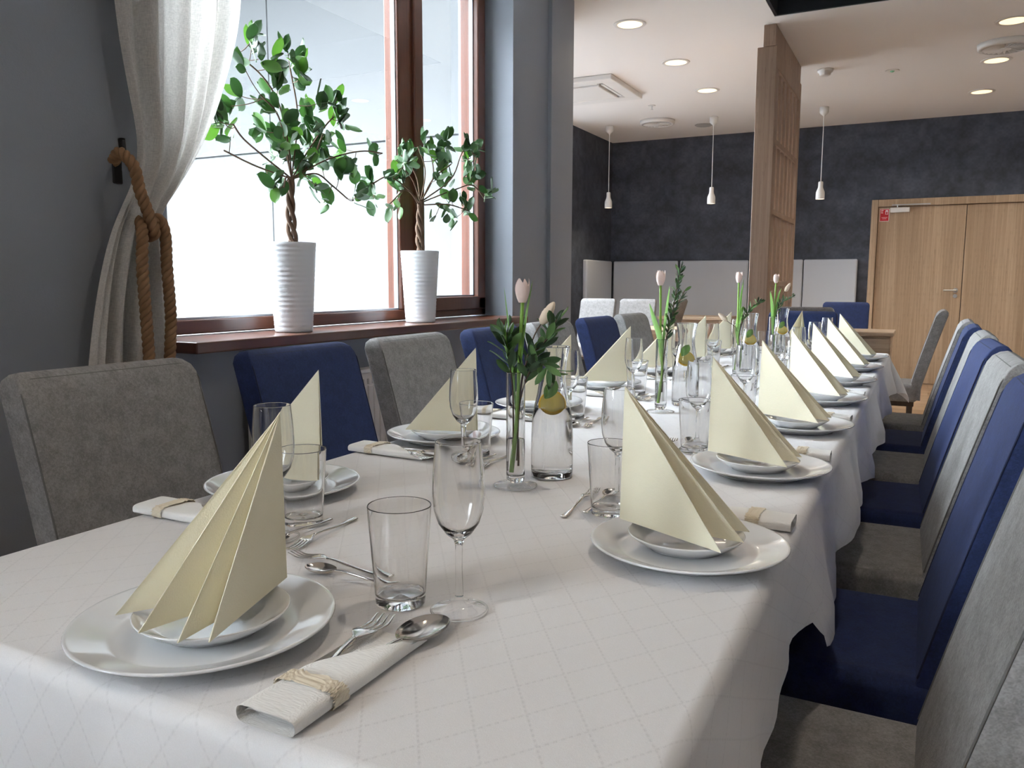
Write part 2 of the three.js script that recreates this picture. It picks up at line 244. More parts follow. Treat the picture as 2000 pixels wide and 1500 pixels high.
{ // oak double door
  const d = struct('door_1'); const z = ZB;
  mesh('door_frame', merge([rboxAt(DX0, DX0 + 0.07, 0, DTOP, z - 0.16, z + 0.025), rboxAt(DX1 - 0.07, DX1, 0, DTOP, z - 0.16, z + 0.025), rboxAt(DX0 + 0.0705, DX1 - 0.0705, DTOP - 0.08, DTOP, z - 0.16, z + 0.024)]), M.oak, d);
  const l1 = mesh('door_leaf', rboxAt(DX0 + 0.074, 0.356, 0.008, DTOP - 0.085, z - 0.05, z - 0.006, 0.003), M.oak, d);
  mesh('door_leaf', rboxAt(0.362, DX1 - 0.074, 0.008, DTOP - 0.085, z - 0.05, z - 0.006, 0.003), M.oak, d);
  const zc = z - 0.006;
  mesh('door_handle', merge([new THREE.CylinderGeometry(0.025, 0.025, 0.008, 24).rotateX(Math.PI / 2).translate(0.30, 1.066, zc + 0.004), new THREE.CylinderGeometry(0.010, 0.010, 0.05, 16).rotateX(Math.PI / 2).translate(0.30, 1.066, zc + 0.027), new THREE.CapsuleGeometry(0.010, 0.115, 6, 12).rotateZ(Math.PI / 2).translate(0.245, 1.066, zc + 0.05)]), M.alu, l1);
  mesh('lock', new THREE.CylinderGeometry(0.022, 0.022, 0.010, 24).rotateX(Math.PI / 2).translate(0.30, 1.003, zc + 0.004), M.alu, l1);
  mesh('door_closer', rboxAt(-0.405, -0.205, 1.935, 1.99, zc, zc + 0.055, 0.008), M.whitePlastic, l1);
  mesh('closer_arm', merge([rboxAt(-0.39, 0.0, 2.012, 2.026, zc + 0.03, zc + 0.05, 0.003), new THREE.CylinderGeometry(0.008, 0.008, 0.035, 10).translate(-0.33, 2.003, zc + 0.035)]), M.alu, l1);
}
{ // red fire sign on the door leaf
  const c = document.createElement('canvas'); c.width = 160; c.height = 220; const x = c.getContext('2d');
  x.fillStyle = '#f1e9e7'; x.fillRect(0, 0, 160, 220); x.fillStyle = '#c4202c'; x.fillRect(7, 7, 146, 206);
  x.fillStyle = '#f4eeee'; x.fillRect(20, 20, 40, 12); x.fillRect(20, 44, 30, 10); x.fillRect(20, 66, 34, 10);
  x.fillRect(96, 22, 42, 76); x.fillStyle = '#c4202c'; x.beginPath(); x.moveTo(104, 92); x.quadraticCurveTo(98, 60, 120, 34); x.quadraticCurveTo(122, 56, 132, 66); x.quadraticCurveTo(134, 88, 124, 94); x.fill();
  x.fillStyle = '#a81824'; x.fillRect(7, 112, 146, 8); x.fillStyle = '#efc9cb'; x.fillRect(30, 150, 100, 7); x.fillRect(44, 170, 72, 6);
  const t = new THREE.CanvasTexture(c); t.colorSpace = THREE.SRGBColorSpace;
  const g = new THREE.BoxGeometry(0.098, 0.138, 0.002);
  single('fire_sign', g, std(lin(1, 1, 1), { map: t, roughness: 0.4 }), 'small red and white fire sign stuck on the oak door', 'sign', null, [-0.463, 1.912, ZB - 0.0045]);
}
{ // padded wall panels
  const pads = [['z', -10.19, -9.30], ['x', -3.69, -2.83], ['x', -2.80, -1.95], ['x', -1.935, -1.315], ['x', -1.305, -0.715]];
  const words = ['leftmost grey padded wall panel, on the side wall beside the pilaster', 'grey padded panel on the back wall beside the left corner', 'grey padded back wall panel, second from the left corner', 'grey padded back wall panel half hidden by the slatted screen', 'grey padded back wall panel nearest the oak door'];
  pads.forEach(([ax, a, b], i) => {
    const g = ax === 'x' ? ownUV(new RoundedBoxGeometry(b - a, 1.05, 0.06, 3, 0.018)) : ownUV(new RoundedBoxGeometry(0.06, 1.05, b - a, 3, 0.018));
    single('wall_pad', g, M.palefelt, words[i], 'wall panel', 'padded panels along the rear walls', ax === 'x' ? [(a + b) / 2, 0.895, ZB + 0.032] : [XL + 0.032, 0.895, (a + b) / 2]);
  });
}
{ // slatted oak screen from floor to ceiling
  const s = thing('slatted_screen', 'tall wooden slatted screen standing behind the table up to the ceiling', 'screen', null, [-1.1, 0, -6.8]);
  const P = (n, x0, x1, y0, y1, z0, z1, r = 0.004) => mesh(n, rboxAt(x0 + 1.1, x1 + 1.1, y0, y1, z0 + 6.8, z1 + 6.8, r), M.screen, s);
  P('post', -1.165, -1.03, 0, 2.80, -6.235, -6.16); P('post', -1.165, -1.03, 0, 2.80, -7.43, -7.355);
  P('top_rail', -1.125, -1.04, 2.80, 2.949, -7.43, -6.16); P('head_rail', -1.16, -1.032, 2.66, 2.80, -7.355, -6.235); P('foot_rail', -1.16, -1.032, 0, 0.12, -7.355, -6.235);
  for (const y of [2.155, 1.655, 1.135, 0.62]) P('rail', -1.15, -1.028, y - 0.02, y + 0.02, -7.355, -6.235);
  const sg = rbox(0.06, 2.54, 0.105, 0.006, 2);
  for (let k = 0; k < 6; k++) { const m = mesh('slat', sg, M.screen, s); m.position.set(0.026, 1.39, 6.8 - 6.325 - k * 0.187); }
}

// ---------------------------------------------------------------- ceiling fittings
function downlight(x, z, label, power = DOWN) {
  const t = thing('ceiling_downlight', label, 'light', 'recessed ceiling downlights', [x, CEIL, z]);
  mesh('trim_ring', lathe([[0.088, -0.001], [0.088, -0.006], [0.112, -0.006], [0.115, -0.0005], [0.112, -0.0005], [0.088, -0.001]], 40), M.whitePlastic, t);
  mesh('lamp_diffuser', new THREE.CylinderGeometry(0.089, 0.089, 0.003, 40).translate(0, -0.003, 0), M.lampGlow, t);
  const l = new THREE.SpotLight(lin(1.0, 0.87, 0.70), power, 0, 1.3, 0.7, 2); l.position.set(0, -0.012, 0); l.target.position.set(0, -1, 0); l.shadow.radius = 4; l.castShadow = true; l.name = 'lamp'; t.add(l, l.target);
}
const DOWN = 2.5;
[[-1.97, -5.72, 'largest round ceiling downlight nearest the pilaster'], [-1.95, -6.84, 'round ceiling downlight, middle of the row left of the screen'], [-1.95, -7.93, 'round ceiling downlight, farthest of the row left of the screen'],
  [0.44, -6.82, 'round ceiling downlight at the right edge, nearest of its row'], [0.41, -7.93, 'round ceiling downlight beside the right ceiling vent'], [0.37, -9.13, 'round ceiling downlight above the oak door, farthest of its row']].forEach((a) => downlight(...a));
// more of the same, outside the picture; right rear pair added for brightness
[[1.6, -6.8, 3.6, 'added right of the oak door aisle'], [1.6, -8.6, 3.6, 'added in the far right corner'], [-0.9, 0.6, 2.2, 'behind the camera'], [-0.35, -1.5, 2.0, 'over the near end of the table']].forEach(([x, z, p, w]) => downlight(x, z, `round ceiling downlight ${w}, outside the picture`, p));

function pendant(x, label) {
  const t = thing('pendant_lamp', label, 'lamp', 'three small white pendant lamps', [x, CEIL, -9.2]);
  mesh('canopy', lathe([[0, 0], [0.045, 0], [0.045, -0.055], [0.03, -0.075], [0.012, -0.085], [0.006, -0.10], [0, -0.10]], 32), M.whitePlastic, t);
  mesh('cord', new THREE.CylinderGeometry(0.004, 0.004, 0.68, 8).translate(0, -0.44, 0), M.whitePlastic, t);
  mesh('shade', lathe([[0, -0.755], [0.020, -0.755], [0.024, -0.765], [0.024, -0.80], [0.026, -0.82], [0.042, -0.86], [0.044, -0.88], [0.044, -0.935], [0.040, -0.935], [0.040, -0.88], [0.036, -0.865], [0, -0.86]], 36), M.whitePlastic, t);
  mesh('lamp_bulb', new THREE.CylinderGeometry(0.038, 0.038, 0.012, 28).translate(0, -0.925, 0), M.pendGlow, t);
  const l = new THREE.SpotLight(lin(1, 0.88, 0.66), 0.6, 0, 1.1, 0.6, 2); l.position.set(0, -0.94, 0); l.target.position.set(0, -2, 0); l.castShadow = true; l.name = 'lamp'; t.add(l, l.target);
}
pendant(-3.39, 'white pendant lamp hanging beside the grey pilaster'); pendant(-2.18, 'white pendant lamp hanging just left of the slatted screen'); pendant(-1.04, 'white pendant lamp hanging right of the slatted screen');

{ // air conditioning cassette
  const t = thing('air_conditioner', 'white square ceiling air conditioner beside the grey pilaster', 'air conditioner', null, [-2.99, CEIL, -7.38]);
  mesh('casing', merge([rboxAt(-0.44, 0.44, -0.045, -0.001, -0.44, -0.31, 0.008), rboxAt(-0.44, 0.44, -0.045, -0.001, 0.31, 0.44, 0.008), rboxAt(-0.44, -0.31, -0.045, -0.001, -0.31, 0.31, 0.008), rboxAt(0.31, 0.44, -0.045, -0.001, -0.31, 0.31, 0.008)]), M.whitePlastic, t);
  mesh('back_plate', box(-0.31, 0.31, -0.004, -0.001, -0.31, 0.31), M.whitePlastic, t);
  mesh('intake_grille', rboxAt(-0.255, 0.255, -0.055, -0.004, -0.255, 0.255, 0.01), M.whitePlastic, t);
  for (const [a, b, c, d] of [[-0.25, 0.25, -0.300, -0.272], [-0.25, 0.25, 0.272, 0.300], [-0.300, -0.272, -0.25, 0.25], [0.272, 0.300, -0.25, 0.25]]) mesh('air_flap', rboxAt(a, b, -0.042, -0.034, c, d, 0.003), M.whitePlastic, t);
}
function vent(x, z, r, label) {
  const t = thing('ceiling_vent', label, 'vent', 'round ceiling vents', [x, CEIL, z]);
  mesh('rim', lathe([[r - 0.03, -0.001], [r - 0.03, -0.045], [r, -0.036], [r + 0.004, -0.0005], [r - 0.03, -0.001]], 48), M.whitePlastic, t);
  mesh('back_plate', new THREE.CylinderGeometry(r - 0.029, r - 0.029, 0.002, 40).translate(0, -0.002, 0), M.whitePlastic, t);
  mesh('hub', new THREE.CylinderGeometry(0.04, 0.04, 0.045, 24).translate(0, -0.024, 0), M.whitePlastic, t);
  const g = ownUV(new THREE.BoxGeometry(r - 0.065, 0.003, 0.018).rotateX(0.6).translate((r - 0.03 + 0.04) / 2, -0.036, 0));
  for (let k = 0; k < 24; k++) { const b = mesh('blade', g, M.whitePlastic, t); b.rotation.y = k / 24 * Math.PI * 2; }
}
vent(-2.8, -9.14, 0.19, 'round bladed ceiling vent between the two left pendant lamps'); vent(0.44, -7.42, 0.19, 'round bladed ceiling vent at the right edge');
single('smoke_detector', lathe([[0, -0.055], [0.03, -0.055], [0.045, -0.045], [0.048, -0.025], [0.062, -0.022], [0.065, 0], [0, 0]], 32), M.whitePlastic, 'white round smoke detector on the ceiling right of the screen', 'smoke detector', null, [-0.87, CEIL, -7.63]);
single('ceiling_speaker', lathe([[0, -0.012], [0.085, -0.012], [0.1, -0.004], [0.1, 0], [0, 0]], 36), std(lin(0.45, 0.44, 0.43)), 'flat round grey ceiling speaker beside the middle pendant lamp', 'speaker', null, [-2.39, CEIL, -9.6]);
single('sprinkler_head', merge([lathe([[0, -0.006], [0.035, -0.006], [0.038, 0], [0, 0]], 24), lathe([[0, -0.04], [0.016, -0.04], [0.006, -0.03], [0.008, -0.006], [0, -0.006]], 16)]), M.whitePlastic, 'tiny sprinkler head in the ceiling beside the air conditioner', 'sprinkler', null, [-2.62, CEIL, -8.35]);
{ const t = thing('emergency_light', 'small white emergency light in the ceiling above the door', 'light', null, [-0.36, CEIL, -7.92]);
  mesh('plate', lathe([[0, -0.004], [0.05, -0.004], [0.055, 0], [0, 0]], 28), M.whitePlastic, t); mesh('lens', new THREE.SphereGeometry(0.018, 16, 8).scale(1, 0.5, 1).translate(0, -0.006, 0), std(lin(0.25, 0.55, 0.35), { roughness: 0.2 }), t); }

// ---------------------------------------------------------------- curtain, rope, hook
{
  const L = [[2.92, -1.56], [2.4, -1.585], [1.914, -1.627], [1.807, -1.638], [1.672, -1.661], [1.562, -1.68], [1.48, -1.675], [1.397, -1.643], [1.351, -1.612], [1.276, -1.574], [1.175, -1.543], [1.032, -1.512], [0.897, -1.489], [0.5, -1.44], [0.02, -1.41]];
  const R = [[2.92, -2.15], [2.4, -2.13], [2.054, -2.101], [1.953, -2.084], [1.83, -2.044], [1.673, -1.981], [1.534, -1.901], [1.38, -1.783], [1.318, -1.727], [1.285, -1.730], [1.179, -1.752], [1.023, -1.766], [0.871, -1.772], [0.5, -1.79], [0.02, -1.80]];
  const at = (T, y) => { for (let i = 0; i < T.length - 1; i++) if (y <= T[i][0] && y >= T[i + 1][0]) { const f = (T[i][0] - y) / (T[i][0] - T[i + 1][0]); return T[i][1] + (T[i + 1][1] - T[i][1]) * f; } return T[T.length - 1][1]; };
  const sm = (T, y) => (at(T, Math.min(2.92, y + 0.05)) + at(T, y) * 2 + at(T, Math.max(0.02, y - 0.05))) / 4;
  const nu = 150, nv = 170, pos = [], uv = [], idx = [];
  for (let j = 0; j <= nv; j++) {
    const y = 2.92 - (2.90 * j) / nv, l = sm(L, y), r = sm(R, y), tie = Math.exp(-(((y - 1.36) / 0.22) ** 2));
    for (let i = 0; i <= nu; i++) {
      const u = i / nu, drift = 0.5 * Math.sin((y - 1.3) * 1.7);
      // broad folds that run down to the tie, with finer ones on them
      const fold = 0.026 * Math.sin(u * 26 + drift) + 0.013 * Math.sin(u * 47 + 1.3 - drift * 1.6) + 0.006 * Math.sin(u * 83 + 2 + y * 2);
      const x = -2.095 + 0.014 * tie + fold * (1 - 0.35 * tie) + 0.03 * tie * Math.sin(Math.PI * u);
      pos.push(Math.max(x, -2.150), y, l + (r - l) * u); uv.push(u * 1.3, y);
    }
  }
  for (let j = 0; j < nv; j++) for (let i = 0; i < nu; i++) { const a = j * (nu + 1) + i, b = a + 1, c = a + nu + 1, d = c + 1; idx.push(a, c, b, b, c, d); }
  const g = new THREE.BufferGeometry(); g.setAttribute('position', new THREE.Float32BufferAttribute(pos, 3)); g.setAttribute('uv', new THREE.Float32BufferAttribute(uv, 2)); g.setIndex(idx); g.computeVertexNormals();
  single('curtain', g, M.curtain, 'off white sheer curtain gathered to the left of the window', 'curtain');
  // the same make on the far side of the window by the camera is out of view
  const strand = (pts, r, turns) => {                                   // three strands laid round each other
    const c = new THREE.CatmullRomCurve3(pts), n = 160, out = [], fr = c.computeFrenetFrames(n, false);
    for (let k = 0; k < 3; k++) {
      const q = []; for (let i = 0; i <= n; i++) { const t = i / n, a = t * turns * Math.PI * 2 + k * 2.0944, p = c.getPointAt(t); q.push(p.addScaledVector(fr.normals[i], Math.cos(a) * r * 0.5).addScaledVector(fr.binormals[i], Math.sin(a) * r * 0.5)); }
      out.push(new THREE.TubeGeometry(new THREE.CatmullRomCurve3(q), n * 2, r * 0.56, 8, false));
    }
    return merge(out);
  };
  const X = -2.0, t = thing('rope_tieback', 'thick brown twisted rope that ties back the curtain', 'rope', null, [0, 0, 0]);
  mesh('loop', strand([V(-2.10, 1.475, -1.612), V(-2.045, 1.492, -1.592), V(X, 1.455, -1.597), V(X + 0.002, 1.39, -1.612), V(X + 0.004, 1.325, -1.635), V(X + 0.002, 1.272, -1.655), V(X - 0.03, 1.262, -1.66)], 0.0165, 6), M.rope, t);
  mesh('hanging_end', strand([V(X - 0.03, 1.31, -1.635), V(X - 0.004, 1.27, -1.618), V(X, 1.176, -1.609), V(X, 1.059, -1.612), V(X, 0.903, -1.616), V(X, 0.7, -1.612), V(X, 0.55, -1.605)], 0.0165, 13), M.rope, t);
  mesh('hanging_end', strand([V(X - 0.02, 1.290, -1.648), V(X + 0.012, 1.312, -1.662), V(X + 0.006, 1.274, -1.687), V(X, 1.177, -1.694), V(X, 1.026, -1.699), V(X, 0.897, -1.688), V(X, 0.7, -1.68), V(X, 0.5, -1.675)], 0.0165, 15), M.rope, t);
  const h = thing('tieback_hook', 'dark metal wall hook that carries the curtain rope', 'hook', null, [XW, 1.47, -1.665]);
  mesh('wall_plate', rboxAt(0, 0.008, -0.05, 0.045, -0.016, 0.016, 0.004), M.iron, h);
  mesh('arm', tube([V(0.004, 0.02, 0), V(0.07, 0.025, 0.03), V(0.11, 0.03, 0.06), V(0.12, 0.06, 0.07)], 0.010, 24, 10), M.iron, h);
}

// ---------------------------------------------------------------- potted fig trees on the sill
const leafGeo = [0, 1, 2].map((k) => {                                  // obovate leaf, base at the origin, tip towards +y
  const nu = 4, nv = 7, pos = [], uv = [], idx = [], w = [0.50, 0.56, 0.44][k];
  for (let j = 0; j <= nv; j++) for (let i = 0; i <= nu; i++) {
    const v = j / nv, s = i / nu * 2 - 1, half = 0.5 * w * Math.pow(Math.max(0, Math.sin(Math.PI * Math.pow(Math.max(v, 0.001), 1.15))), 0.62) + 0.012 * (1 - v);
    pos.push(s * half, v, 0.10 * s * s * w - (0.10 + 0.06 * k) * v * v + 0.02 * Math.sin(v * 6 + k)); uv.push(s * half, v);
  }
  for (let j = 0; j < nv; j++) for (let i = 0; i < nu; i++) { const a = j * (nu + 1) + i; idx.push(a, a + 1, a + nu + 1, a + 1, a + nu + 2, a + nu + 1); }
  const g = new THREE.BufferGeometry(); g.setAttribute('position', new THREE.Float32BufferAttribute(pos, 3)); g.setAttribute('uv', new THREE.Float32BufferAttribute(uv, 2)); g.setIndex(idx); g.computeVertexNormals(); return g;
});
function aim(o, dir, roll) { o.quaternion.setFromUnitVectors(V(0, 1, 0), dir.clone().normalize()); o.rotateY(roll); }
function figTree(label, zc, clusters, branches, trunkTop, leafLen, r, fuller) {
  seed = r;
  const t = thing('potted_fig_tree', label, 'potted plant', 'potted fig trees on the window sill', [-2.19, SILL, zc]);
  const prof = [[0, 0], [0.068, 0], [0.0715, 0.004]];
  for (let i = 0; i <= 74; i++) { const y = 0.006 + i / 74 * 0.322; prof.push([0.0715 + 0.0205 * (y / 0.343) + (i % 2 ? 0.0014 : -0.0006) * (0.6 + 0.5 * Math.sin(i * 1.7)), y]); }
  prof.push([0.0925, 0.332], [0.0925, 0.343], [0.0895, 0.343], [0.088, 0.32], [0, 0.32]);
  const pot = mesh('pot', lathe(prof, 56), M.pot, t); mesh('soil', new THREE.CylinderGeometry(0.0885, 0.0885, 0.012, 32).translate(0, 0.322, 0), M.soil, pot);
  const P = (z, y, x = 0) => V(x, y - SILL, z - zc);
  const top = trunkTop - SILL;
  const tr = []; for (let k = 0; k < 3; k++) { const q = []; for (let i = 0; i <= 26; i++) { const s = i / 26, a = s * 9 + k * 2.094, rad = 0.0105 * (1 + 0.3 * Math.sin(s * 5)); q.push(V(Math.cos(a) * rad, 0.32 + (top - 0.32) * s, -0.012 + Math.sin(a) * rad + 0.012 * Math.sin(s * 3))); } tr.push(new THREE.TubeGeometry(new THREE.CatmullRomCurve3(q), 60, 0.0085, 8, false)); }
  const trunk = mesh('braided_trunk', merge(tr), M.bark, t);
  const nodes = [];
  branches.forEach((b) => { const d = rr(-0.07, 0.09); const q = b.map(([z, y], i) => P(z, y, d * i / (b.length - 1))); q[0].set(0, Math.min(q[0].y, top - 0.005), -0.012);
    mesh('branch', tube(q, 0.0032, 22, 6), M.bark, trunk); const c = new THREE.CatmullRomCurve3(q); for (let i = 3; i <= 12; i++) nodes.push(c.getPoint(i / 12)); });
  const twigs = [];
  clusters.forEach(([z, y, n, rad]) => {
    const hub = P(z, y, rr(-0.05, 0.06)), near = nodes.reduce((a, b) => (b.distanceToSquared(hub) < a.distanceToSquared(hub) ? b : a));
    twigs.push(tube([near, near.clone().lerp(hub, 0.5).add(V(0, -0.006, 0)), hub], 0.0017, 6, 5));
    const out = hub.clone().sub(near).normalize().multiplyScalar(0.5).add(V(0, 0.15, 0));
    for (let k = 0; k < Math.round(n * fuller); k++) {
      const a = k * 2.4 + rr(0, 1), dir = V(Math.cos(a) * 0.8, Math.sin(a) * 0.75, Math.sin(a * 1.7) * 0.8 + Math.cos(a) * 0.3).add(out);
      const l = mesh('leaf', leafGeo[Math.floor(rnd() * 3)], M.ficus[[0, 0, 1, 1, 0, 2][Math.floor(rnd() * 6)]], t), len = leafLen * rr(0.75, 1.15);
      l.scale.set(len * 1.05, len, len); l.position.copy(hub).add(V(rr(-1, 1), rr(-1, 1), rr(-1, 1)).multiplyScalar(rad * 0.55)); aim(l, dir, rr(0, 6.28));
      const tip = l.position.x + dir.clone().normalize().x * len; if (tip < -0.125) l.position.x += -0.125 - tip; 
      if (l.position.x < -0.115) l.position.x = -0.115;
    }
  });
  mesh('twigs', merge(twigs), M.bark, trunk);
}
figTree('taller fig tree in a white ribbed pot, beside the curtain', -2.44, CL1, BR1, 1.53, 0.084, 101, 1.3);
figTree('shorter bushy fig tree in a white ribbed pot, before the window mullion', -3.335, CL2, BR2, 1.52, 0.080, 202, 1.7);

{ // radiator under the window
  const t = thing('radiator', 'white panel radiator on the wall below the window', 'radiator', null, [-2.10, 0, -2.72]);
  const gs = []; for (let k = 0; k < 30; k++) gs.push(rboxAt(-0.018, 0.022, 0.16, 0.70, -0.6 + k * 0.04 + 0.003, -0.6 + k * 0.04 + 0.037, 0.006, 1));
  mesh('panel', merge([box(-0.02, 0.014, 0.14, 0.704, -0.605, 0.605), box(-0.02, 0.018, 0.728, 0.755, -0.605, 0.605), box(-0.024, -0.018, 0.14, 0.755, -0.605, 0.605), ...gs]), M.radiator, t);
  mesh('top_grille', rboxAt(-0.04, 0.024, 0.752, 0.77, -0.61, 0.61, 0.004), M.radiator, t);
  const bg = []; for (let k = 0; k <= 36; k++) bg.push(box(0.006, 0.018, 0.704, 0.728, -0.605 + k * 0.0335, -0.605 + k * 0.0335 + 0.0045 + 0.014)); mesh('slot_bars', merge(bg), M.radiator, t);
  mesh('bracket', merge([box(-0.056, -0.02, 0.2, 0.7, -0.5, -0.47), box(-0.056, -0.02, 0.2, 0.7, 0.47, 0.5)]), M.radiator, t);
  mesh('feed_pipe', tube([V(0, 0.15, -0.58), V(0, 0.08, -0.58), V(0, 0, -0.58)], 0.009, 8, 8), M.radiator, t);
}

// ---------------------------------------------------------------- chairs
const LEAN = 0.245;
const lean = (g, y0 = 0.44) => { const p = g.attributes.position; for (let i = 0; i < p.count; i++) { const y = p.getY(i), d = Math.max(0, y - y0); p.setZ(i, p.getZ(i) - d * LEAN - 0.06 * d * d); } g.computeVertexNormals(); return g; };
function slabBack() {                                                   // upholstered back: rounded slab with rows enough to bend
  const W = 0.205, T = 0.034, y0 = 0.36, y1 = 0.962, rc = 0.034, rows = 26, ring = 48, pos = [], uv = [], idx = [];
  for (let j = 0; j <= rows; j++) {
    const f = j / rows, y = y0 + (y1 - y0) * (f < 0.8 ? f * 1.08 : 0.864 + (1 - 0.864) * Math.sin((f - 0.8) / 0.2 * Math.PI / 2));
    const up = Math.max(0, (y - (y1 - rc)) / rc), w = W - rc * (1 - Math.sqrt(Math.max(0, 1 - up * up))) * 0.9, upT = Math.max(0, (y - (y1 - T)) / T), th = T * Math.max(0.02, Math.sqrt(Math.max(0, 1 - upT * upT)));
    for (let i = 0; i < ring; i++) {
      const a = i / ring * Math.PI * 2, c = Math.cos(a), s = Math.sin(a), e = 0.055, x = Math.sign(c) * Math.pow(Math.abs(c), e) * w, z = Math.sign(s) * Math.pow(Math.abs(s), e * 2.4) * th;
      pos.push(x, y, z); uv.push(Math.abs(s) > 0.5 ? x : z + x, y);
    }
  }
  for (let j = 0; j < rows; j++) for (let i = 0; i < ring; i++) { const a = j * ring + i, b = j * ring + (i + 1) % ring, c = a + ring, d = b + ring; idx.push(a, c, b, b, c, d); }
  const top = rows * ring; for (let i = 1; i < ring - 1; i++) idx.push(top, top + i + 1, top + i);
  const g = new THREE.BufferGeometry(); g.setAttribute('position', new THREE.Float32BufferAttribute(pos, 3)); g.setAttribute('uv', new THREE.Float32BufferAttribute(uv, 2)); g.setIndex(idx); return g;
}
const CB = -0.195;                                                      // front of the back, behind the middle of the seat
const chairGeo = {
  back: lean(slabBack().translate(0, 0, CB - 0.034)),
  seat: rboxAt(-0.212, 0.212, 0.345, 0.465, -0.245, 0.235, 0.028, 4),
  apron: rboxAt(-0.195, 0.195, 0.315, 0.35, -0.225, 0.215, 0.004),
  leg: new THREE.CylinderGeometry(0.026, 0.017, 0.33, 4, 1).rotateY(Math.PI / 4).translate(0, 0.165, 0),
};
{ // seam round the front face of the back
  const q = []; const s = 0.2025, y1 = 0.950, f = CB - 0.001;
  for (let i = 0; i <= 14; i++) q.push(V(-s, 0.47 + (y1 - 0.03 - 0.47) * i / 14, f));
  for (let i = 1; i <= 8; i++) { const a = i / 8 * Math.PI / 2; q.push(V(-s + 0.03 * (1 - Math.cos(a)), y1 - 0.03 + 0.03 * Math.sin(a), f - 0.010 * Math.sin(a))); }
  for (let i = 1; i < 6; i++) q.push(V(-s + 0.03 + (2 * s - 0.06) * i / 6, y1, f - 0.010));
  const m = q.slice(0, 23).map((p) => V(-p.x, p.y, p.z)).reverse();
  chairGeo.seam = lean(tube([...q, ...m], 0.0017, 120, 6));
}
chairGeo.leg2 = chairGeo.leg.clone(); 
function makeChair(fabric, seam, label) {
  const t = thing('upholstered_chair', label, 'chair', 'upholstered dining chairs');
  mesh('backrest', chairGeo.back, fabric, t); mesh('piping', chairGeo.seam, seam, t.children[0]);
  mesh('seat', chairGeo.seat, fabric, t); mesh('seat_frame', chairGeo.apron, M.chairleg, t);
  for (const [x, z] of [[-0.175, 0.19], [0.175, 0.19], [-0.175, -0.2], [0.175, -0.2]]) { const l = mesh('leg', chairGeo.leg, M.chairleg, t); l.position.set(x, 0, z); }
  return t;
}
let greyProto = null, navyProto = null;
function chair(kind, label, x, z, turn) {
  if (kind === 'grey' && !greyProto) { greyProto = makeChair(M.greyfelt, M.seam, label); greyProto.position.set(x, 0, z); greyProto.rotation.y = turn; return; }
  if (kind === 'navy' && !navyProto) { navyProto = makeChair(M.navy, M.seamNavy, label); navyProto.position.set(x, 0, z); navyProto.rotation.y = turn; return; }
  copyOf(kind === 'grey' ? greyProto : navyProto, label, [x, 0, z], turn, 'upholstered_chair');
}
const TX0 = -1.144, TX1 = -0.152, TZ0 = -4.95, TZ1 = -0.47, TY = 0.75, TXC = (TX0 + TX1) / 2;
const seatZ = (k) => -1.115 - 0.557 * k;
const ord = ['first', 'second', 'third', 'fourth', 'fifth', 'sixth', 'seventh'];
for (let k = 0; k < 7; k++) {
  const kind = k % 2 ? 'navy' : 'grey', word = k % 2 ? 'navy blue' : 'grey';
  const j = [[0.0, 0.02, 0.015], [0.0, -0.01, 0.0], [0.005, 0.02, -0.02], [0.0, 0.0, 0.03], [0.01, 0.01, 0], [0, 0, -0.02], [0, 0.01, 0.02]][k];
  chair(kind, `${word} upholstered chair on the window side, ${ord[k]} from the near end`, TX0 - 0.175 + 0.195 - j[0] - 0.005, seatZ(k) + j[1] * 0.5, Math.PI / 2 + j[2] * 0.5);
  chair(kind, `${word} upholstered chair on the aisle side, ${ord[k]} from the near end`, TX1 + 0.17 - 0.195 + j[0], seatZ(k) - j[1] * 0.4, -Math.PI / 2 + j[2]);
}
chair('navy', 'navy blue upholstered chair at the bottom left corner, mostly out of the picture', -1.04, -0.07, Math.PI);
chair('navy', 'navy blue upholstered chair at the far head of the long table', TXC - 0.03, TZ0 - 0.08, 0);
// the room behind
chair('grey', 'grey upholstered chair standing alone sideways in front of the oak door', -0.25, -6.2, -Math.PI / 2);
chair('grey', 'dark grey upholstered chair just behind the far head chair', -0.79, -6.75, 0);
chair('navy', 'navy blue upholstered chair behind the others beside the oak door', -0.66, -7.95, 0.0);
chair('grey', 'pale grey upholstered chair right beside the grey pilaster in the rear', -3.30, -8.33, Math.PI);
chair('grey', 'pale grey upholstered chair in the rear, second from the pilaster', -2.83, -8.33, Math.PI);
chair('grey', 'grey upholstered chair in the rear seen edge on, leaning right', -2.77, -8.86, -Math.PI / 2);

function smallTable(label, x, z, w, d) {
  const t = thing('wooden_table', label, 'table', 'wooden tables in the rear of the room', [x, 0, z]);
  mesh('table_top', rboxAt(-w / 2, w / 2, 0.715, 0.75, -d / 2, d / 2, 0.006), M.oakPale, t);
  mesh('apron', box(-w / 2 + 0.06, w / 2 - 0.06, 0.64, 0.715, -d / 2 + 0.06, d / 2 - 0.06), M.oakPale, t);
  for (const [a, b] of [[-1, -1], [1, -1], [-1, 1], [1, 1]]) mesh('leg', rboxAt(a * (w / 2 - 0.05) - 0.03, a * (w / 2 - 0.05) + 0.03, 0, 0.715, b * (d / 2 - 0.05) - 0.03, b * (d / 2 - 0.05) + 0.03), M.oakPale, t);
}
smallTable('wooden table in the rear under the padded wall panels', -2.4, -9.62, 0.8, 0.6); 
smallTable('wooden table in the rear behind the window side chairs', -1.92, -6.85, 0.62, 0.62);
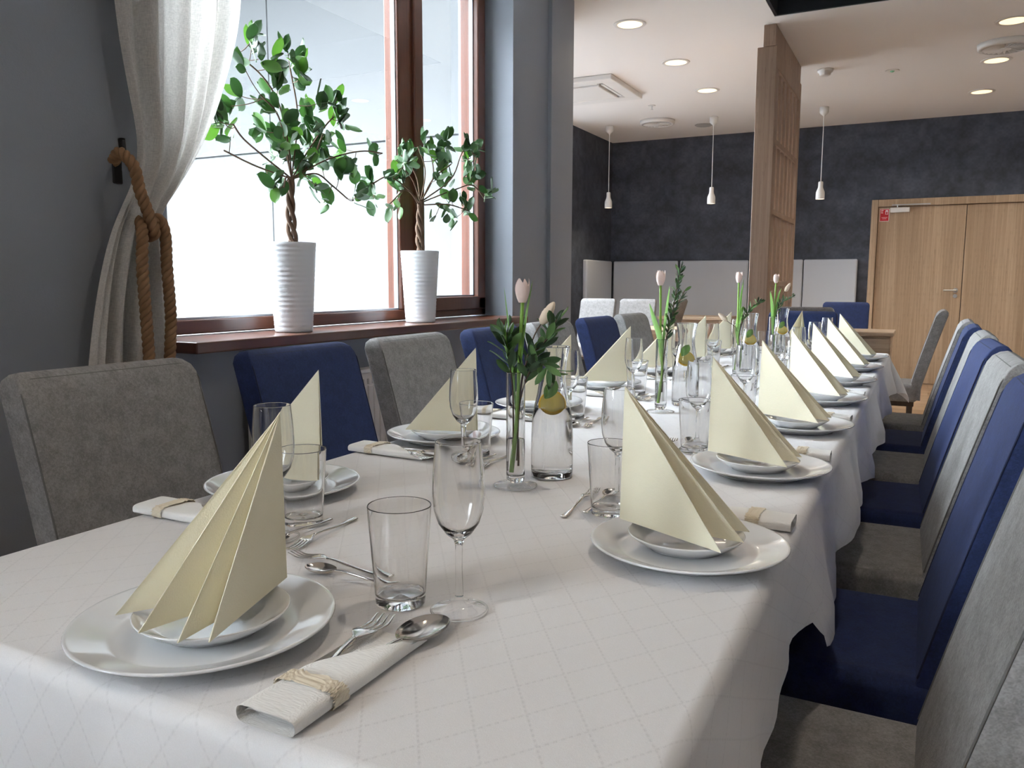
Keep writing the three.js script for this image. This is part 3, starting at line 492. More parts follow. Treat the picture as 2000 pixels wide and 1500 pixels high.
{ const t = thing('wooden_sideboard', 'low wooden sideboard standing before the oak door', 'sideboard', null, [-0.52, 0, -7.3]);
  mesh('body', rboxAt(-0.28, 0.30, 0.08, 0.72, -0.24, 0.22, 0.004), M.oakPale, t); mesh('top', rboxAt(-0.30, 0.32, 0.72, 0.752, -0.26, 0.25, 0.005), M.oakPale, t);
  for (const s of [-1, 1]) { const d = mesh('door', rboxAt(s > 0 ? 0.012 : -0.27, s > 0 ? 0.29 : 0.004, 0.10, 0.70, 0.218, 0.238, 0.003), M.oakPale, t); mesh('knob', new THREE.SphereGeometry(0.012, 12, 8).translate(s > 0 ? 0.05 : -0.035, 0.45, 0.25), M.alu, d); }
  mesh('plinth', box(-0.26, 0.28, 0, 0.08, -0.22, 0.20), M.chairleg, t); }

// ---------------------------------------------------------------- banquet table and its cloth
{ const t = thing('banquet_table', 'long wooden banquet table hidden under the white cloth', 'table', null, [TXC, 0, (TZ0 + TZ1) / 2]);
  const w = (TX1 - TX0) / 2 - 0.026, l = (TZ1 - TZ0) / 2 - 0.026;
  mesh('table_top', rboxAt(-w, w, TY - 0.036, TY - 0.003, -l, l, 0.005), M.oak, t); mesh('apron', box(-w + 0.08, w - 0.08, TY - 0.11, TY - 0.036, -l + 0.08, l - 0.08), M.oak, t);
  for (const a of [-0.15, 0.15]) for (const b of [1.6, 0.76, -0.91, -1.6]) mesh('leg', rboxAt(a - 0.03, a + 0.03, 0, TY - 0.036, b - 0.03, b + 0.03), M.oak, t); }
{ // cloth: flat on top, rounded over the edge, hanging in shallow folds, fuller at the corners
  const rho = 0.019, W = (TX1 - TX0) / 2 - rho, Lh = (TZ1 - TZ0) / 2 - rho, D = 0.235, Dn = 0.32, ZC = (TZ0 + TZ1) / 2, na = 110, nb = 420, pos = [], uv = [], idx = [];
  const grid = (half, d, n) => { const a = [], m = Math.round(n * 0.3); for (let i = 0; i <= m; i++) a.push(-half - d + d * i / m); const k = n - 2 * m; for (let i = 1; i < k; i++) a.push(-half + 2 * half * i / k); for (let i = 0; i <= m; i++) a.push(half + d * i / m); return a; };
  const A = grid(W, D, na), B = grid(Lh, Dn, nb);
  const hang = (e) => (e < rho * Math.PI / 2 ? [rho * Math.sin(e / rho), -rho * (1 - Math.cos(e / rho))] : [rho, -rho - (e - rho * Math.PI / 2)]);
  for (const b of B) for (const a of A) {
    let ea = Math.max(0, Math.abs(a) - W), eb = Math.max(0, Math.abs(b) - Lh); const sa = Math.sign(a), sb = Math.sign(b);
    // hem is not level: three cloths overlap, so the drop steps along the side
    if (ea > 0 && eb === 0) { const z = b + ZC; ea *= 0.92 + 0.06 * Math.sin(z * 1.9 + sa) - 0.18 * smooth(-1.36, -1.30, z) + 0.16 * smooth(-1.36, -1.40, z) * smooth(-2.3, -1.6, z); }
    if (sb < 0) eb *= 0.74;
    const e = Math.hypot(ea, eb); let x = sa * Math.min(Math.abs(a), W), z = sb * Math.min(Math.abs(b), Lh), y = 0;
    if (e > 0) {
      const [o, d] = hang(e), ca = ea / e, cb = eb / e, deep = Math.max(0, e - 0.03), corner = 2 * ca * cb;
      const s = ca > cb ? b : a, wave = 0.016 * Math.sin(s * 9 + sa * 2 + sb) + 0.008 * Math.sin(s * 19 + 1.7) + 0.004 * Math.sin(s * 37);
      const out = o + deep * (0.05 + 0.42 * corner) + Math.min(1, deep / 0.16) * (0.018 + wave * (1 - corner)) * 0.9;
      x += sa * ca * out; z += sb * cb * out; y = d * (1 - 0.12 * corner);
      if (ea > 0 && eb > 0) { x += 0; }
    } 
    y += 0.0006 * Math.sin(a * 9 + b * 3) * (e === 0 ? 1 : 0);
    pos.push(TXC + x, TY + y, ZC + z); uv.push(a, b);
  }
  const n = A.length; for (let j = 0; j < B.length - 1; j++) for (let i = 0; i < n - 1; i++) { const a = j * n + i; idx.push(a, a + n, a + 1, a + 1, a + n, a + n + 1); }
  const g = new THREE.BufferGeometry(); g.setAttribute('position', new THREE.Float32BufferAttribute(pos, 3)); g.setAttribute('uv', new THREE.Float32BufferAttribute(uv, 2)); g.setIndex(idx); g.computeVertexNormals();
  single('tablecloth', g, M.cloth, 'white damask tablecloth draped over the long banquet table', 'tablecloth');
}

// ---------------------------------------------------------------- place settings: one of each, then copies
const G = {};
G.plate = lathe([[0, 0.004], [0.080, 0.004], [0.084, 0], [0.090, 0], [0.093, 0.004], [0.115, 0.0105], [0.1355, 0.0185], [0.1375, 0.0205], [0.1365, 0.0222], [0.133, 0.0215], [0.113, 0.0140], [0.099, 0.0098], [0.092, 0.0075], [0, 0.0072]], 72);
G.small = lathe([[0, 0.003], [0.046, 0.003], [0.048, 0], [0.053, 0], [0.055, 0.003], [0.070, 0.0105], [0.0805, 0.0195], [0.0815, 0.0212], [0.0800, 0.0222], [0.067, 0.0145], [0.054, 0.0075], [0, 0.0062]], 64);
{ // pleated paper fan: upright spine, ridges that run down to the guest, valleys between
  const tip = V(-0.018, 0.197, 0.104), base = V(-0.020, 0.002, 0.104), y = 0.0;
  const R = [V(-0.072, y, -0.062), V(-0.045, y - 0.0005, -0.076), V(0.008, y - 0.0005, -0.078), V(0.066, y, -0.060)];
  const line = [base]; R.forEach((r, i) => { line.push(r); if (i < 3) { const m = r.clone().add(R[i + 1]).multiplyScalar(0.5); line.push(m.lerp(base, i === 0 ? 0.34 : 0.42).add(V(0, 0.004, 0))); } }); line.push(V(-0.016, 0.002, 0.107));
  const gs = [];
  for (let i = 0; i < line.length - 1; i++) {
    const a = tip.clone().add(V(0, 0.0015 * ((i * 7) % 3), 0)), b = line[i], c = line[i + 1], n = b.clone().sub(a).cross(c.clone().sub(a)).normalize();
    const pos = [], uv = [], idx = [], K = 8, bow = 0.004 * (i % 2 ? 1 : -1);
    for (const side of [0.0007, -0.0007]) for (let j = 0; j <= K; j++) for (let k = 0; k <= K; k++) {
      const s = j / K, q = k / K, p = a.clone().lerp(b.clone().lerp(c, q), s).addScaledVector(n, side * (s > 0.02 ? 1 : 0.4) + bow * Math.sin(Math.PI * q) * s * Math.sin(Math.PI * Math.min(1, s)));
      pos.push(p.x, p.y, p.z); uv.push(q * s * 0.15, s * 0.22);
    }
    const N = (K + 1) * (K + 1), at = (l, j, k) => l * N + j * (K + 1) + k;
    for (let j = 0; j < K; j++) for (let k = 0; k < K; k++) { idx.push(at(0, j, k), at(0, j + 1, k), at(0, j, k + 1), at(0, j, k + 1), at(0, j + 1, k), at(0, j + 1, k + 1)); idx.push(at(1, j, k), at(1, j, k + 1), at(1, j + 1, k), at(1, j, k + 1), at(1, j + 1, k + 1), at(1, j + 1, k)); }
    for (let k = 0; k < K; k++) idx.push(at(0, K, k), at(1, K, k), at(0, K, k + 1), at(0, K, k + 1), at(1, K, k), at(1, K, k + 1));
    for (let j = 0; j < K; j++) for (const k of [0, K]) idx.push(at(0, j, k), at(1, j, k), at(0, j + 1, k), at(0, j + 1, k), at(1, j, k), at(1, j + 1, k));
    const g = new THREE.BufferGeometry(); g.setAttribute('position', new THREE.Float32BufferAttribute(pos, 3)); g.setAttribute('uv', new THREE.Float32BufferAttribute(uv, 2)); g.setIndex(idx); g.computeVertexNormals(); gs.push(g);
  }
  G.napkin = merge(gs);
}
// folded napkin pouch, long axis z (guest end at -), lying on the table
function pouchSheet(w, h, z0, zL, zR, n = 20, lift = 0) {                // wrap open at the far end; its mouth runs slantwise from zL to zR
  const pos = [], uv = [], idx = [], ring = 28, out = [];
  for (let j = 0; j <= n; j++) for (let i = 0; i <= ring; i++) {
    const a = i / ring * Math.PI * 2, c = Math.cos(a), s = Math.sin(a), x = Math.sign(c) * Math.pow(Math.abs(c), 0.35) * w, y = h + Math.sign(s) * Math.pow(Math.abs(s), 0.7) * h;
    const end = s > 0.1 ? zL + (zR - zL) * (0.5 - x / (2 * w)) : 0.088, z = z0 + (end - z0) * j / n;
    pos.push(x, y * (1 + 0.05 * Math.sin(z * 60 + x * 40)) + lift, z); uv.push(a * 0.02, z);
  }
  for (let j = 0; j < n; j++) for (let i = 0; i < ring; i++) { const q = j * (ring + 1) + i; idx.push(q, q + ring + 1, q + 1, q + 1, q + ring + 1, q + ring + 2); }
  const g = new THREE.BufferGeometry(); g.setAttribute('position', new THREE.Float32BufferAttribute(pos, 3)); g.setAttribute('uv', new THREE.Float32BufferAttribute(uv, 2)); g.setIndex(idx); g.computeVertexNormals(); return g;
}
G.pouch = merge([pouchSheet(0.033, 0.0085, -0.116, -0.036, 0.058), pouchSheet(0.0315, 0.0066, -0.113, -0.046, 0.040, 20, 0.0014), pouchSheet(0.029, 0.0042, -0.110, -0.055, 0.0, 12, 0.0025)]);
{ // crocheted lace band round the pouch: a strip covered in small knots
  const pos = [], uv = [], idx = [], ring = 130, n = 12;
  for (let j = 0; j <= n; j++) for (let i = 0; i <= ring; i++) {
    const a = i / ring * Math.PI * 2, c = Math.cos(a), s = Math.sin(a), k = 0.0006 + 0.0016 * hash(i, j, 77) + 0.0006 * ((i + j) % 2), x = Math.sign(c) * Math.pow(Math.abs(c), 0.35) * (0.0338 + k), y = 0.0088 + Math.sign(s) * Math.pow(Math.abs(s), 0.7) * (0.0088 + (s > 0 ? k : 0));
    const edge = (j === 0 || j === n) ? 0.002 * (hash(i, j, 5) - 0.5) * 2 : 0; pos.push(x, Math.max(0.0004, y), -0.068 + 0.021 * j / n + edge); uv.push(a, j);
  }
  for (let j = 0; j < n; j++) for (let i = 0; i < ring; i++) { const q = j * (ring + 1) + i; idx.push(q, q + ring + 1, q + 1, q + 1, q + ring + 1, q + ring + 2); }
  const g = new THREE.BufferGeometry(); g.setAttribute('position', new THREE.Float32BufferAttribute(pos, 3)); g.setAttribute('uv', new THREE.Float32BufferAttribute(uv, 2)); g.setIndex(idx); g.computeVertexNormals(); G.band = g;
}
// cutlery along +z: handle end at z = 0, tip at z = len; slightly arched
function swept(len, half, thick, rise, n = 44, holeless = true) {        // solid bar of varying width
  const pos = [], idx = [], m = 8;
  for (let j = 0; j <= n; j++) { const t = j / n, w = half(t), h = thick(t), y = rise(t); for (let i = 0; i < m; i++) { const a = (i + 0.5) / m * Math.PI * 2; pos.push(Math.cos(a) * w * 1.06, y + Math.sin(a) * h, t * len); } }
  for (let j = 0; j < n; j++) for (let i = 0; i < m; i++) { const a = j * m + i, b = j * m + (i + 1) % m; idx.push(a, b, a + m, b, b + m, a + m); }
  for (let i = 1; i < m - 1; i++) { idx.push(0, i + 1, i); const e = n * m; idx.push(e, e + i, e + i + 1); }
  const g = new THREE.BufferGeometry(); g.setAttribute('position', new THREE.Float32BufferAttribute(pos, 3)); g.setAttribute('uv', new THREE.Float32BufferAttribute(new Float32Array(pos.length / 3 * 2), 2)); g.setIndex(idx); g.computeVertexNormals(); return g;
}
function forkGeo(len, k) {
  const H = 0.62 * len, neck = (t) => k * (0.0062 - 0.0035 * smooth(0, 0.5, t) + 0.0004), arch = (z) => 0.002 + 0.006 * k * smooth(0.18, 0.62, z / len) * (1 - smooth(0.68, 0.9, z / len)) + 0.003 * smooth(0.9, 1, z / len);
  const parts = [swept(H, neck, (t) => 0.0016 + 0.0004 * t, (t) => arch(t * H))];
  parts.push(swept(0.14 * len, (t) => k * (0.0031 + 0.0085 * smooth(0, 0.8, t)), () => 0.0011, (t) => arch(H + t * 0.14 * len)).translate(0, 0, H));
  for (let i = 0; i < 4; i++) { const x = (i - 1.5) * 0.0062 * k; parts.push(swept(0.25 * len, (t) => k * (0.0021 - 0.0011 * smooth(0.5, 1, t)), (t) => 0.0011 - 0.0005 * t, (t) => arch(0.755 * len + t * 0.245 * len), 16).translate(x, 0, 0.755 * len)); }
  return merge(parts);
}
function spoonGeo(len, k) {
  const H = 0.70 * len, arch = (z) => 0.002 + 0.005 * k * smooth(0.18, 0.60, z / len) * (1 - 0.25 * smooth(0.62, 0.72, z / len));
  const big = k > 1 ? 0.19 : 0.165, parts = [swept(H, (t) => k * (0.0066 - 0.0042 * smooth(0, 0.55, t)), (t) => 0.0016 + 0.0005 * t, (t) => arch(t * H))];
  const a = big * len, b = a * 0.62, yb = arch(H), pos = [], idx = [], nr = 10, na = 32;
  for (const side of [0, 1]) for (let j = 0; j <= nr; j++) for (let i = 0; i < na; i++) { const r = j / nr, q = i / na * Math.PI * 2, egg = 1 - 0.12 * Math.cos(q); pos.push(Math.sin(q) * b * r * egg, yb - side * 0.0011 - k * 0.0085 * (1 - Math.pow(r, 2.2)) + 0.001 * (r > 0.97 ? 1 : 0), H + a * 0.92 - Math.cos(q) * a * r); }
  const S = (nr + 1) * na; for (let j = 0; j < nr; j++) for (let i = 0; i < na; i++) { const p = j * na + i, q = j * na + (i + 1) % na; idx.push(p, p + na, q, q, p + na, q + na); idx.push(S + p, S + q, S + p + na, S + q, S + q + na, S + p + na); }
  for (let i = 0; i < na; i++) { const p = nr * na + i, q = nr * na + (i + 1) % na; idx.push(p, S + p, q, q, S + p, S + q); }
  const g = new THREE.BufferGeometry(); g.setAttribute('position', new THREE.Float32BufferAttribute(pos, 3)); g.setAttribute('uv', new THREE.Float32BufferAttribute(new Float32Array(pos.length / 3 * 2), 2)); g.setIndex(idx); g.computeVertexNormals();
  parts.push(g); const out = merge(parts); out.computeBoundingBox(); const low = Math.min(0, out.boundingBox.min.y); return low < 0.0003 ? out.translate(0, 0.0003 - out.boundingBox.min.y, 0) : out;
}
G.fork = forkGeo(0.195, 1.12); G.spoon = spoonGeo(0.195, 1.12); G.dfork = forkGeo(0.178, 0.85); G.dspoon = spoonGeo(0.145, 0.72);
// glassware: closed profiles with real wall thickness
G.tumbler = lathe([[0, 0.0], [0.0275, 0.0], [0.0295, 0.002], [0.0300, 0.012], [0.0378, 0.1190], [0.0372, 0.1204], [0.0363, 0.1190], [0.0286, 0.016], [0.0262, 0.0125], [0, 0.0115]], 56);
G.fluteRim = new THREE.TorusGeometry(0.0325, 0.0015, 8, 56).rotateX(Math.PI / 2).translate(0, 0.0016, 0);
G.fluteFoot = lathe([[0.0328, 0.0004], [0.0326, 0.0020], [0.0310, 0.0028], [0.018, 0.0058], [0.0085, 0.0105], [0.0050, 0.018]], 48);
G.flute = lathe([[0, 0.0178], [0.0050, 0.018], [0.0042, 0.045], [0.0044, 0.078], [0.0062, 0.086], [0.0150, 0.0930], [0.0240, 0.1060], [0.0288, 0.1220], [0.0303, 0.140], [0.0295, 0.165], [0.0265, 0.2000], [0.0261, 0.2008], [0.0256, 0.2000], [0.0284, 0.165], [0.0291, 0.140], [0.0276, 0.1225], [0.0228, 0.1075], [0.0135, 0.0960], [0, 0.0920]], 56);

const proto = {};
function put(kind, make, label, pos, turn) { if (!proto[kind]) { proto[kind] = make(label, pos, turn); return proto[kind]; } return copyOf(proto[kind], label, pos, turn, kind); }
function setting(px, pz, turn, where, jit = 0) {
  const c = Math.cos(turn), s = Math.sin(turn), E = 0.0012;
  const at = (u, v, y = 0) => { const lx = -u, lz = v; return [px + lx * c + lz * s, TY + E + y, pz - lx * s + lz * c]; };
  const one = (kind, g, m, cat, grp) => (label, pos, t) => single(kind, g, m, label, cat, grp, pos, t);
  put('dinner_plate', one('dinner_plate', G.plate, M.porcelain, 'plate', 'white dinner plates'), `large white dinner plate, ${where}`, at(0, 0), turn);
  put('side_plate', one('side_plate', G.small, M.porcelain, 'plate', 'small plates under the napkins'), `small white plate under the napkin, ${where}`, at(0.006, 0.005, 0.0076), turn);
  put('folded_napkin', one('folded_napkin', G.napkin, M.napkin, 'napkin', 'cream pleated napkins'), `cream paper napkin folded into a pleated fan, ${where}`, at(0, 0, 0.0305), turn + jit);
  put('cutlery_pouch', (label, pos, t) => { const g = thing('cutlery_pouch', label, 'napkin pouch', 'white cutlery pouches', pos, t); mesh('paper_wrap', G.pouch, M.pouch, g); mesh('lace_band', G.band, M.lace, g).userData.label = 'cream crocheted lace band'; return g; }, `white paper cutlery pouch with lace band, ${where}`, at(0.195, 0, 0), turn + jit);
  put('dinner_fork', one('dinner_fork', G.fork, M.steel, 'fork', 'forks in the pouches'), `steel dinner fork sticking out of the pouch, ${where}`, at(0.188, -0.080, 0.0055), turn + 0.16 + jit);
  put('table_spoon', one('table_spoon', G.spoon, M.steel, 'spoon', 'spoons in the pouches'), `steel table spoon sticking out of the pouch, ${where}`, at(0.199, -0.074, 0.0020), turn - 0.10 + jit);
  put('dessert_fork', one('dessert_fork', G.dfork, M.steel, 'fork', 'dessert forks above the plates'), `steel dessert fork lying above the plate, ${where}`, at(0.082, 0.226, 0), turn + Math.PI / 2 - 0.09 + jit);
  put('dessert_spoon', one('dessert_spoon', G.dspoon, M.steel, 'spoon', 'dessert spoons above the plates'), `steel dessert spoon lying above the plate, ${where}`, at(0.112, 0.200, 0), turn + Math.PI / 2 - 0.02 + jit);
  put('water_tumbler', one('water_tumbler', G.tumbler, M.glass, 'glass', 'clear water tumblers'), `clear glass water tumbler, ${where}`, at(0.138, 0.168), turn);
  put('champagne_flute', (label, pos, t) => { const g = thing('champagne_flute', label, 'glass', 'clear champagne flutes', pos, t); mesh('bowl_and_stem', G.flute, M.glass, g); mesh('foot', G.fluteFoot, M.thinGlass, g); mesh('foot_rim', G.fluteRim, M.glass, g); return g; }, `clear glass champagne flute, ${where}`, at(0.212, 0.180), turn);
}
setting(-0.675, -0.600, Math.PI, 'near head of table');
for (let k = 0; k < 7; k++) {
  setting(TX0 + 0.118, seatZ(k) + 0.012, Math.PI / 2, `window side, ${ord[k]} from near end`, [0.0, 0.05, -0.04, 0.03, 0, 0.04, -0.03][k]);
  setting(TX1 - 0.126, seatZ(k) + 0.014, -Math.PI / 2, `aisle side, ${ord[k]} from near end`, [0.0, -0.03, 0.04, 0.0, 0.03, -0.04, 0.02][k]);
}
setting(TXC + 0.01, TZ0 + 0.155, 0, 'far head of table');

// ---------------------------------------------------------------- vases, flowers, carafes
G.vaseRim = new THREE.TorusGeometry(0.0395, 0.0017, 8, 56).rotateX(Math.PI / 2).translate(0, 0.0018, 0);
G.vaseFoot = lathe([[0.0398, 0.0004], [0.0396, 0.0025], [0.038, 0.0034], [0.020, 0.0052], [0.0155, 0.009]], 48);
G.vase = lathe([[0, 0.0088], [0.0155, 0.009], [0.0172, 0.016], [0.0176, 0.03], [0.0176, 0.2150], [0.0170, 0.2165], [0.0164, 0.2150], [0.0160, 0.03], [0.0150, 0.022], [0, 0.0205]], 48);
G.vaseWater = lathe([[0, 0.0200], [0.0153, 0.0215], [0.0163, 0.03], [0.0164, 0.0900], [0, 0.0900]], 40);
G.carafe = lathe([[0, 0], [0.038, 0], [0.0408, 0.003], [0.0415, 0.012], [0.0410, 0.085], [0.0395, 0.112], [0.0355, 0.140], [0.0300, 0.165], [0.0262, 0.190], [0.0260, 0.207], [0.0285, 0.232], [0.0335, 0.2565], [0.0328, 0.2578], [0.0318, 0.2565], [0.0268, 0.232], [0.0243, 0.207], [0.0244, 0.190], [0.0281, 0.165], [0.0336, 0.140], [0.0377, 0.112], [0.0392, 0.085], [0.0396, 0.018], [0.037, 0.0125], [0, 0.0105]], 56);
G.carafeWater = lathe([[0, 0.0100], [0.0375, 0.0122], [0.0402, 0.018], [0.0398, 0.085], [0.0383, 0.112], [0.0346, 0.1385], [0, 0.1385]], 48);
function petalGeo(w, h, open) {
  const nu = 6, nv = 10, pos = [], uv = [], idx = [];
  for (let j = 0; j <= nv; j++) for (let i = 0; i <= nu; i++) { const v = j / nv, s = i / nu * 2 - 1, half = w * Math.pow(Math.sin(Math.PI * (0.12 + 0.86 * v)), 0.75) * (1 - 0.35 * v), rad = 0.0135 * Math.pow(Math.sin(Math.PI * (0.10 + 0.66 * v)), 0.6) + open * v * v, a = s * half / 0.014; pos.push(Math.sin(a) * rad, h * v, Math.cos(a) * rad); uv.push(s, v); }
  for (let j = 0; j < nv; j++) for (let i = 0; i < nu; i++) { const q = j * (nu + 1) + i; idx.push(q, q + 1, q + nu + 1, q + 1, q + nu + 2, q + nu + 1); }
  const g = new THREE.BufferGeometry(); g.setAttribute('position', new THREE.Float32BufferAttribute(pos, 3)); g.setAttribute('uv', new THREE.Float32BufferAttribute(uv, 2)); g.setIndex(idx); g.computeVertexNormals(); return g;
}
G.petalOut = petalGeo(0.0155, 0.044, 0.001); G.petalIn = petalGeo(0.0135, 0.043, -0.003);
function blade(pts, w) {                                                // long tulip leaf along a curve
  const c = new THREE.CatmullRomCurve3(pts), n = 22, pos = [], uv = [], idx = [], side = V(0.72, 0, 0.69);
  for (let j = 0; j <= n; j++) { const t = j / n, p = c.getPoint(t), h = w * Math.pow(Math.sin(Math.PI * Math.min(0.999, 0.10 + 0.89 * t)), 0.8); for (let i = 0; i < 3; i++) { const s = i - 1; pos.push(p.x + side.x * s * h, p.y + 0.25 * h * s * s, p.z + side.z * s * h - 0.3 * h * s * s); uv.push(i, t); } }
  for (let j = 0; j < n; j++) for (let i = 0; i < 2; i++) { const q = j * 3 + i; idx.push(q, q + 1, q + 3, q + 1, q + 4, q + 3); }
  const g = new THREE.BufferGeometry(); g.setAttribute('position', new THREE.Float32BufferAttribute(pos, 3)); g.setAttribute('uv', new THREE.Float32BufferAttribute(uv, 2)); g.setIndex(idx); g.computeVertexNormals(); return g;
}
function tulip(label, x, z, h, leanX, leanZ, blades) {
  const t = thing('tulip', label, 'flower', 'pale pink tulips', [x, TY, z]);
  const top = V(leanX, h, leanZ);
  mesh('stem', tube([V(-0.005, 0.028, 0.003), V(0.002, 0.13, 0), V(leanX * 0.5, 0.22, leanZ * 0.5), top], 0.0036, 26, 8), M.stem, t);
  const f = new THREE.Group(); f.name = 'flower_head'; f.position.copy(top); t.add(f);
  for (let k = 0; k < 3; k++) { const a = mesh('petal', G.petalOut, M.petal, f); a.rotation.y = k * 2.094; const b = mesh('petal', G.petalIn, M.petal, f); b.rotation.y = k * 2.094 + 1.047; }
  blades.forEach((b) => mesh('leaf', blade(b[0], b[1]), M.tulipLeaf, t));
  return t;
}
function sprig(label, x, z, pts, n, len, spread, s0) {
  seed = s0; const t = thing('greenery_sprig', label, 'foliage', 'dark green sprigs in the vases', [x, TY, z]), c = new THREE.CatmullRomCurve3(pts);
  mesh('stem', new THREE.TubeGeometry(c, 30, 0.0016, 6, false), M.twig, t);
  for (let k = 0; k < n; k++) {
    const f = 0.42 + 0.58 * (k + 0.5) / n, p = c.getPoint(f), tan = c.getTangent(f), a = k * 2.4 + rr(-0.4, 0.4), dir = V(Math.cos(a), 0.15, Math.sin(a)).multiplyScalar(spread).add(tan.multiplyScalar(0.8));
    const l = mesh('leaf', leafGeo[2], M.sprig[Math.floor(rnd() * 3)], t), ln = len * rr(0.7, 1.2); l.scale.set(ln * 0.72, ln, ln); l.position.copy(p); aim(l, dir, rr(0, 6.28));
  }
  return t;
}
function bunnyTail(label, x, z, pts) {
  const t = thing('bunny_tail_grass', label, 'dried flower', 'bunny tail grass in the vases', [x, TY, z]), e = pts[pts.length - 1], d = e.clone().sub(pts[pts.length - 2]).normalize();
  mesh('stem', tube(pts, 0.0012, 24, 6), M.twig, t);
  const g = new THREE.SphereGeometry(1, 22, 20), p = g.attributes.position; for (let i = 0; i < p.count; i++) { const k = 1 + 0.16 * (hash(i, 3, 9) - 0.5); p.setXYZ(i, p.getX(i) * 0.0098 * k * (1 - 0.25 * p.getY(i)), p.getY(i) * 0.024, p.getZ(i) * 0.0098 * k * (1 - 0.25 * p.getY(i))); } g.computeVertexNormals();
  const h = mesh('seed_head', g, M.bunny, t); h.position.copy(e).addScaledVector(d, 0.016); aim(h, d, 0);
}
const vaseSpots = [[-0.668, -1.335, 'nearest'], [-0.683, -2.329, 'second nearest'], [-0.674, -3.38, 'third nearest'], [-0.668, -4.20, 'farthest']];
vaseSpots.forEach(([x, z, w], i) => {
  const v = thing('glass_vase', `slender glass vase on a round foot, ${w} of the four`, 'vase', 'slender glass vases', [x, TY + 0.001, z]);
  mesh('glass_body', G.vase, M.glass, v); mesh('foot', G.vaseFoot, M.thinGlass, v); mesh('foot_rim', G.vaseRim, M.glass, v); mesh('water', G.vaseWater, M.water, v);
});
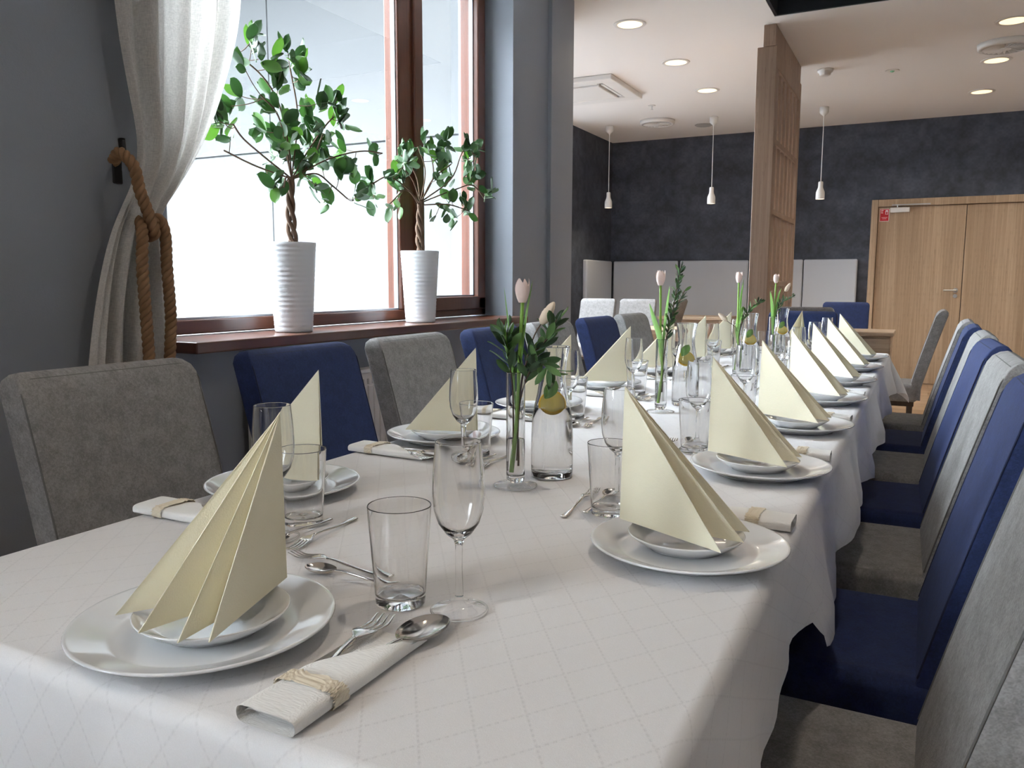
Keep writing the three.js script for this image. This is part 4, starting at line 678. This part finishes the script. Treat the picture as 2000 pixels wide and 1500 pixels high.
{ const R = V(0.892, 0, -0.452);                                        // a handy sideways direction in the room
  const q = (r, y, d = 0) => V(R.x * r + 0.452 * d, y, R.z * r + 0.892 * d);
  tulip('pale pink tulip in the nearest vase', -0.668, -1.335, 0.345, 0.010, -0.006, [[[q(0, 0.10), q(0.006, 0.22), q(0.016, 0.31), q(0.030, 0.385)], 0.0085], [[q(0, 0.12), q(-0.006, 0.24), q(-0.014, 0.30), q(-0.022, 0.372, 0.004)], 0.006], [[q(0, 0.15), q(-0.012, 0.23), q(-0.022, 0.28, 0.01), q(-0.018, 0.315, 0.02)], 0.012]]);
  sprig('dark leafy sprig spreading right from the nearest vase', -0.668, -1.335, [q(0.004, 0.04), q(0.006, 0.16), q(0.022, 0.24), q(0.055, 0.275), q(0.075, 0.315)], 32, 0.036, 0.85, 11);
  sprig('dark leafy sprig drooping left from the nearest vase', -0.668, -1.335, [q(-0.004, 0.08), q(-0.006, 0.19), q(-0.014, 0.25), q(-0.018, 0.29)], 24, 0.044, 0.95, 12);
  sprig('dark leafy sprig in the middle of the nearest vase', -0.668, -1.335, [q(0.002, 0.05), q(0.012, 0.18), q(0.040, 0.235, 0.01), q(0.072, 0.215, 0.02)], 24, 0.040, 0.85, 13);
  bunnyTail('cream bunny tail grass leaning right in the nearest vase', -0.668, -1.335, [q(0.002, 0.06), q(0.012, 0.2), q(0.034, 0.285), q(0.050, 0.312)]);
  tulip('pale pink tulip in the second nearest vase', -0.683, -2.329, 0.375, -0.008, 0.004, [[[q(0, 0.14), q(-0.010, 0.22), q(-0.026, 0.27), q(-0.040, 0.322)], 0.017], [[q(0, 0.14), q(0.006, 0.26), q(0.012, 0.32), q(0.018, 0.375)], 0.008]]);
  sprig('tall dark leafy sprig in the second nearest vase', -0.683, -2.329, [q(0.002, 0.06), q(0.010, 0.2), q(0.030, 0.31), q(0.048, 0.425)], 46, 0.026, 0.75, 21);
  sprig('second dark leafy sprig in the second nearest vase', -0.683, -2.329, [q(0.002, 0.06), q(0.008, 0.19), q(0.026, 0.28), q(0.062, 0.36)], 30, 0.026, 0.75, 22);
  tulip('pale pink tulip in the third nearest vase', -0.674, -3.38, 0.385, -0.004, 0, [[[q(0, 0.12), q(0.004, 0.24), q(0.006, 0.32), q(0.016, 0.40)], 0.009], [[q(0, 0.14), q(-0.004, 0.2), q(0.008, 0.26), q(0.018, 0.29)], 0.016]]);
  sprig('leafy sprig leaning right in the third nearest vase', -0.674, -3.38, [q(0.002, 0.06), q(0.010, 0.2), q(0.04, 0.27), q(0.085, 0.31)], 30, 0.028, 0.8, 31);
  bunnyTail('bunny tail grass leaning left in the third nearest vase', -0.674, -3.38, [q(0, 0.06), q(-0.008, 0.2), q(-0.040, 0.225), q(-0.052, 0.235)]);
  tulip('pale pink tulip in the farthest vase', -0.668, -4.20, 0.385, 0.006, -0.003, [[[q(0, 0.12), q(-0.006, 0.24), q(-0.012, 0.30), q(-0.02, 0.345)], 0.012], [[q(0, 0.14), q(0.01, 0.24), q(0.022, 0.32), q(0.034, 0.36)], 0.008]]);
  sprig('leafy sprig spreading in the farthest vase', -0.668, -4.20, [q(0.002, 0.06), q(0.008, 0.2), q(0.04, 0.29), q(0.095, 0.32)], 26, 0.030, 0.85, 41);
  bunnyTail('bunny tail grass leaning right in the farthest vase', -0.668, -4.20, [q(0, 0.06), q(0.012, 0.22), q(0.046, 0.33), q(0.058, 0.35)]);
}
[[-0.640, -1.440, 'nearest'], [-0.655, -2.50, 'second nearest'], [-0.645, -3.49, 'third nearest'], [-0.640, -4.32, 'farthest']].forEach(([x, z, w], i) => {
  const t = thing('glass_carafe', `glass carafe of lemon water, ${w} of the four`, 'carafe', 'glass carafes of lemon water', [x, TY + 0.001, z], i);
  mesh('glass_body', G.carafe, M.glass, t); mesh('water', G.carafeWater, M.water, t);
  const sl = thing('lemon_slice', `lemon slice floating in the ${w} carafe`, 'lemon slice', 'lemon slices in the carafes', [x, TY + 0.145, z]);
  mesh('flesh', new THREE.CylinderGeometry(0.0245, 0.0245, 0.005, 32), M.lemon, sl); mesh('rind', new THREE.TorusGeometry(0.0246, 0.0028, 8, 40).rotateX(Math.PI / 2), M.rind, sl); aim(sl, V(0.35, 0.42, 0.8), 0);
  const mt = single('mint_leaf', leafGeo[1], M.tulipLeaf, `green mint leaf in the neck of the ${w} carafe`, 'mint leaf', 'mint leaves in the carafes', [x - 0.014, TY + 0.156, z + 0.004]); mt.scale.set(0.046, 0.042, 0.04); aim(mt, V(0.55, 0.8, 0.0), 0.4);
});

renderer.render(scene, camera);
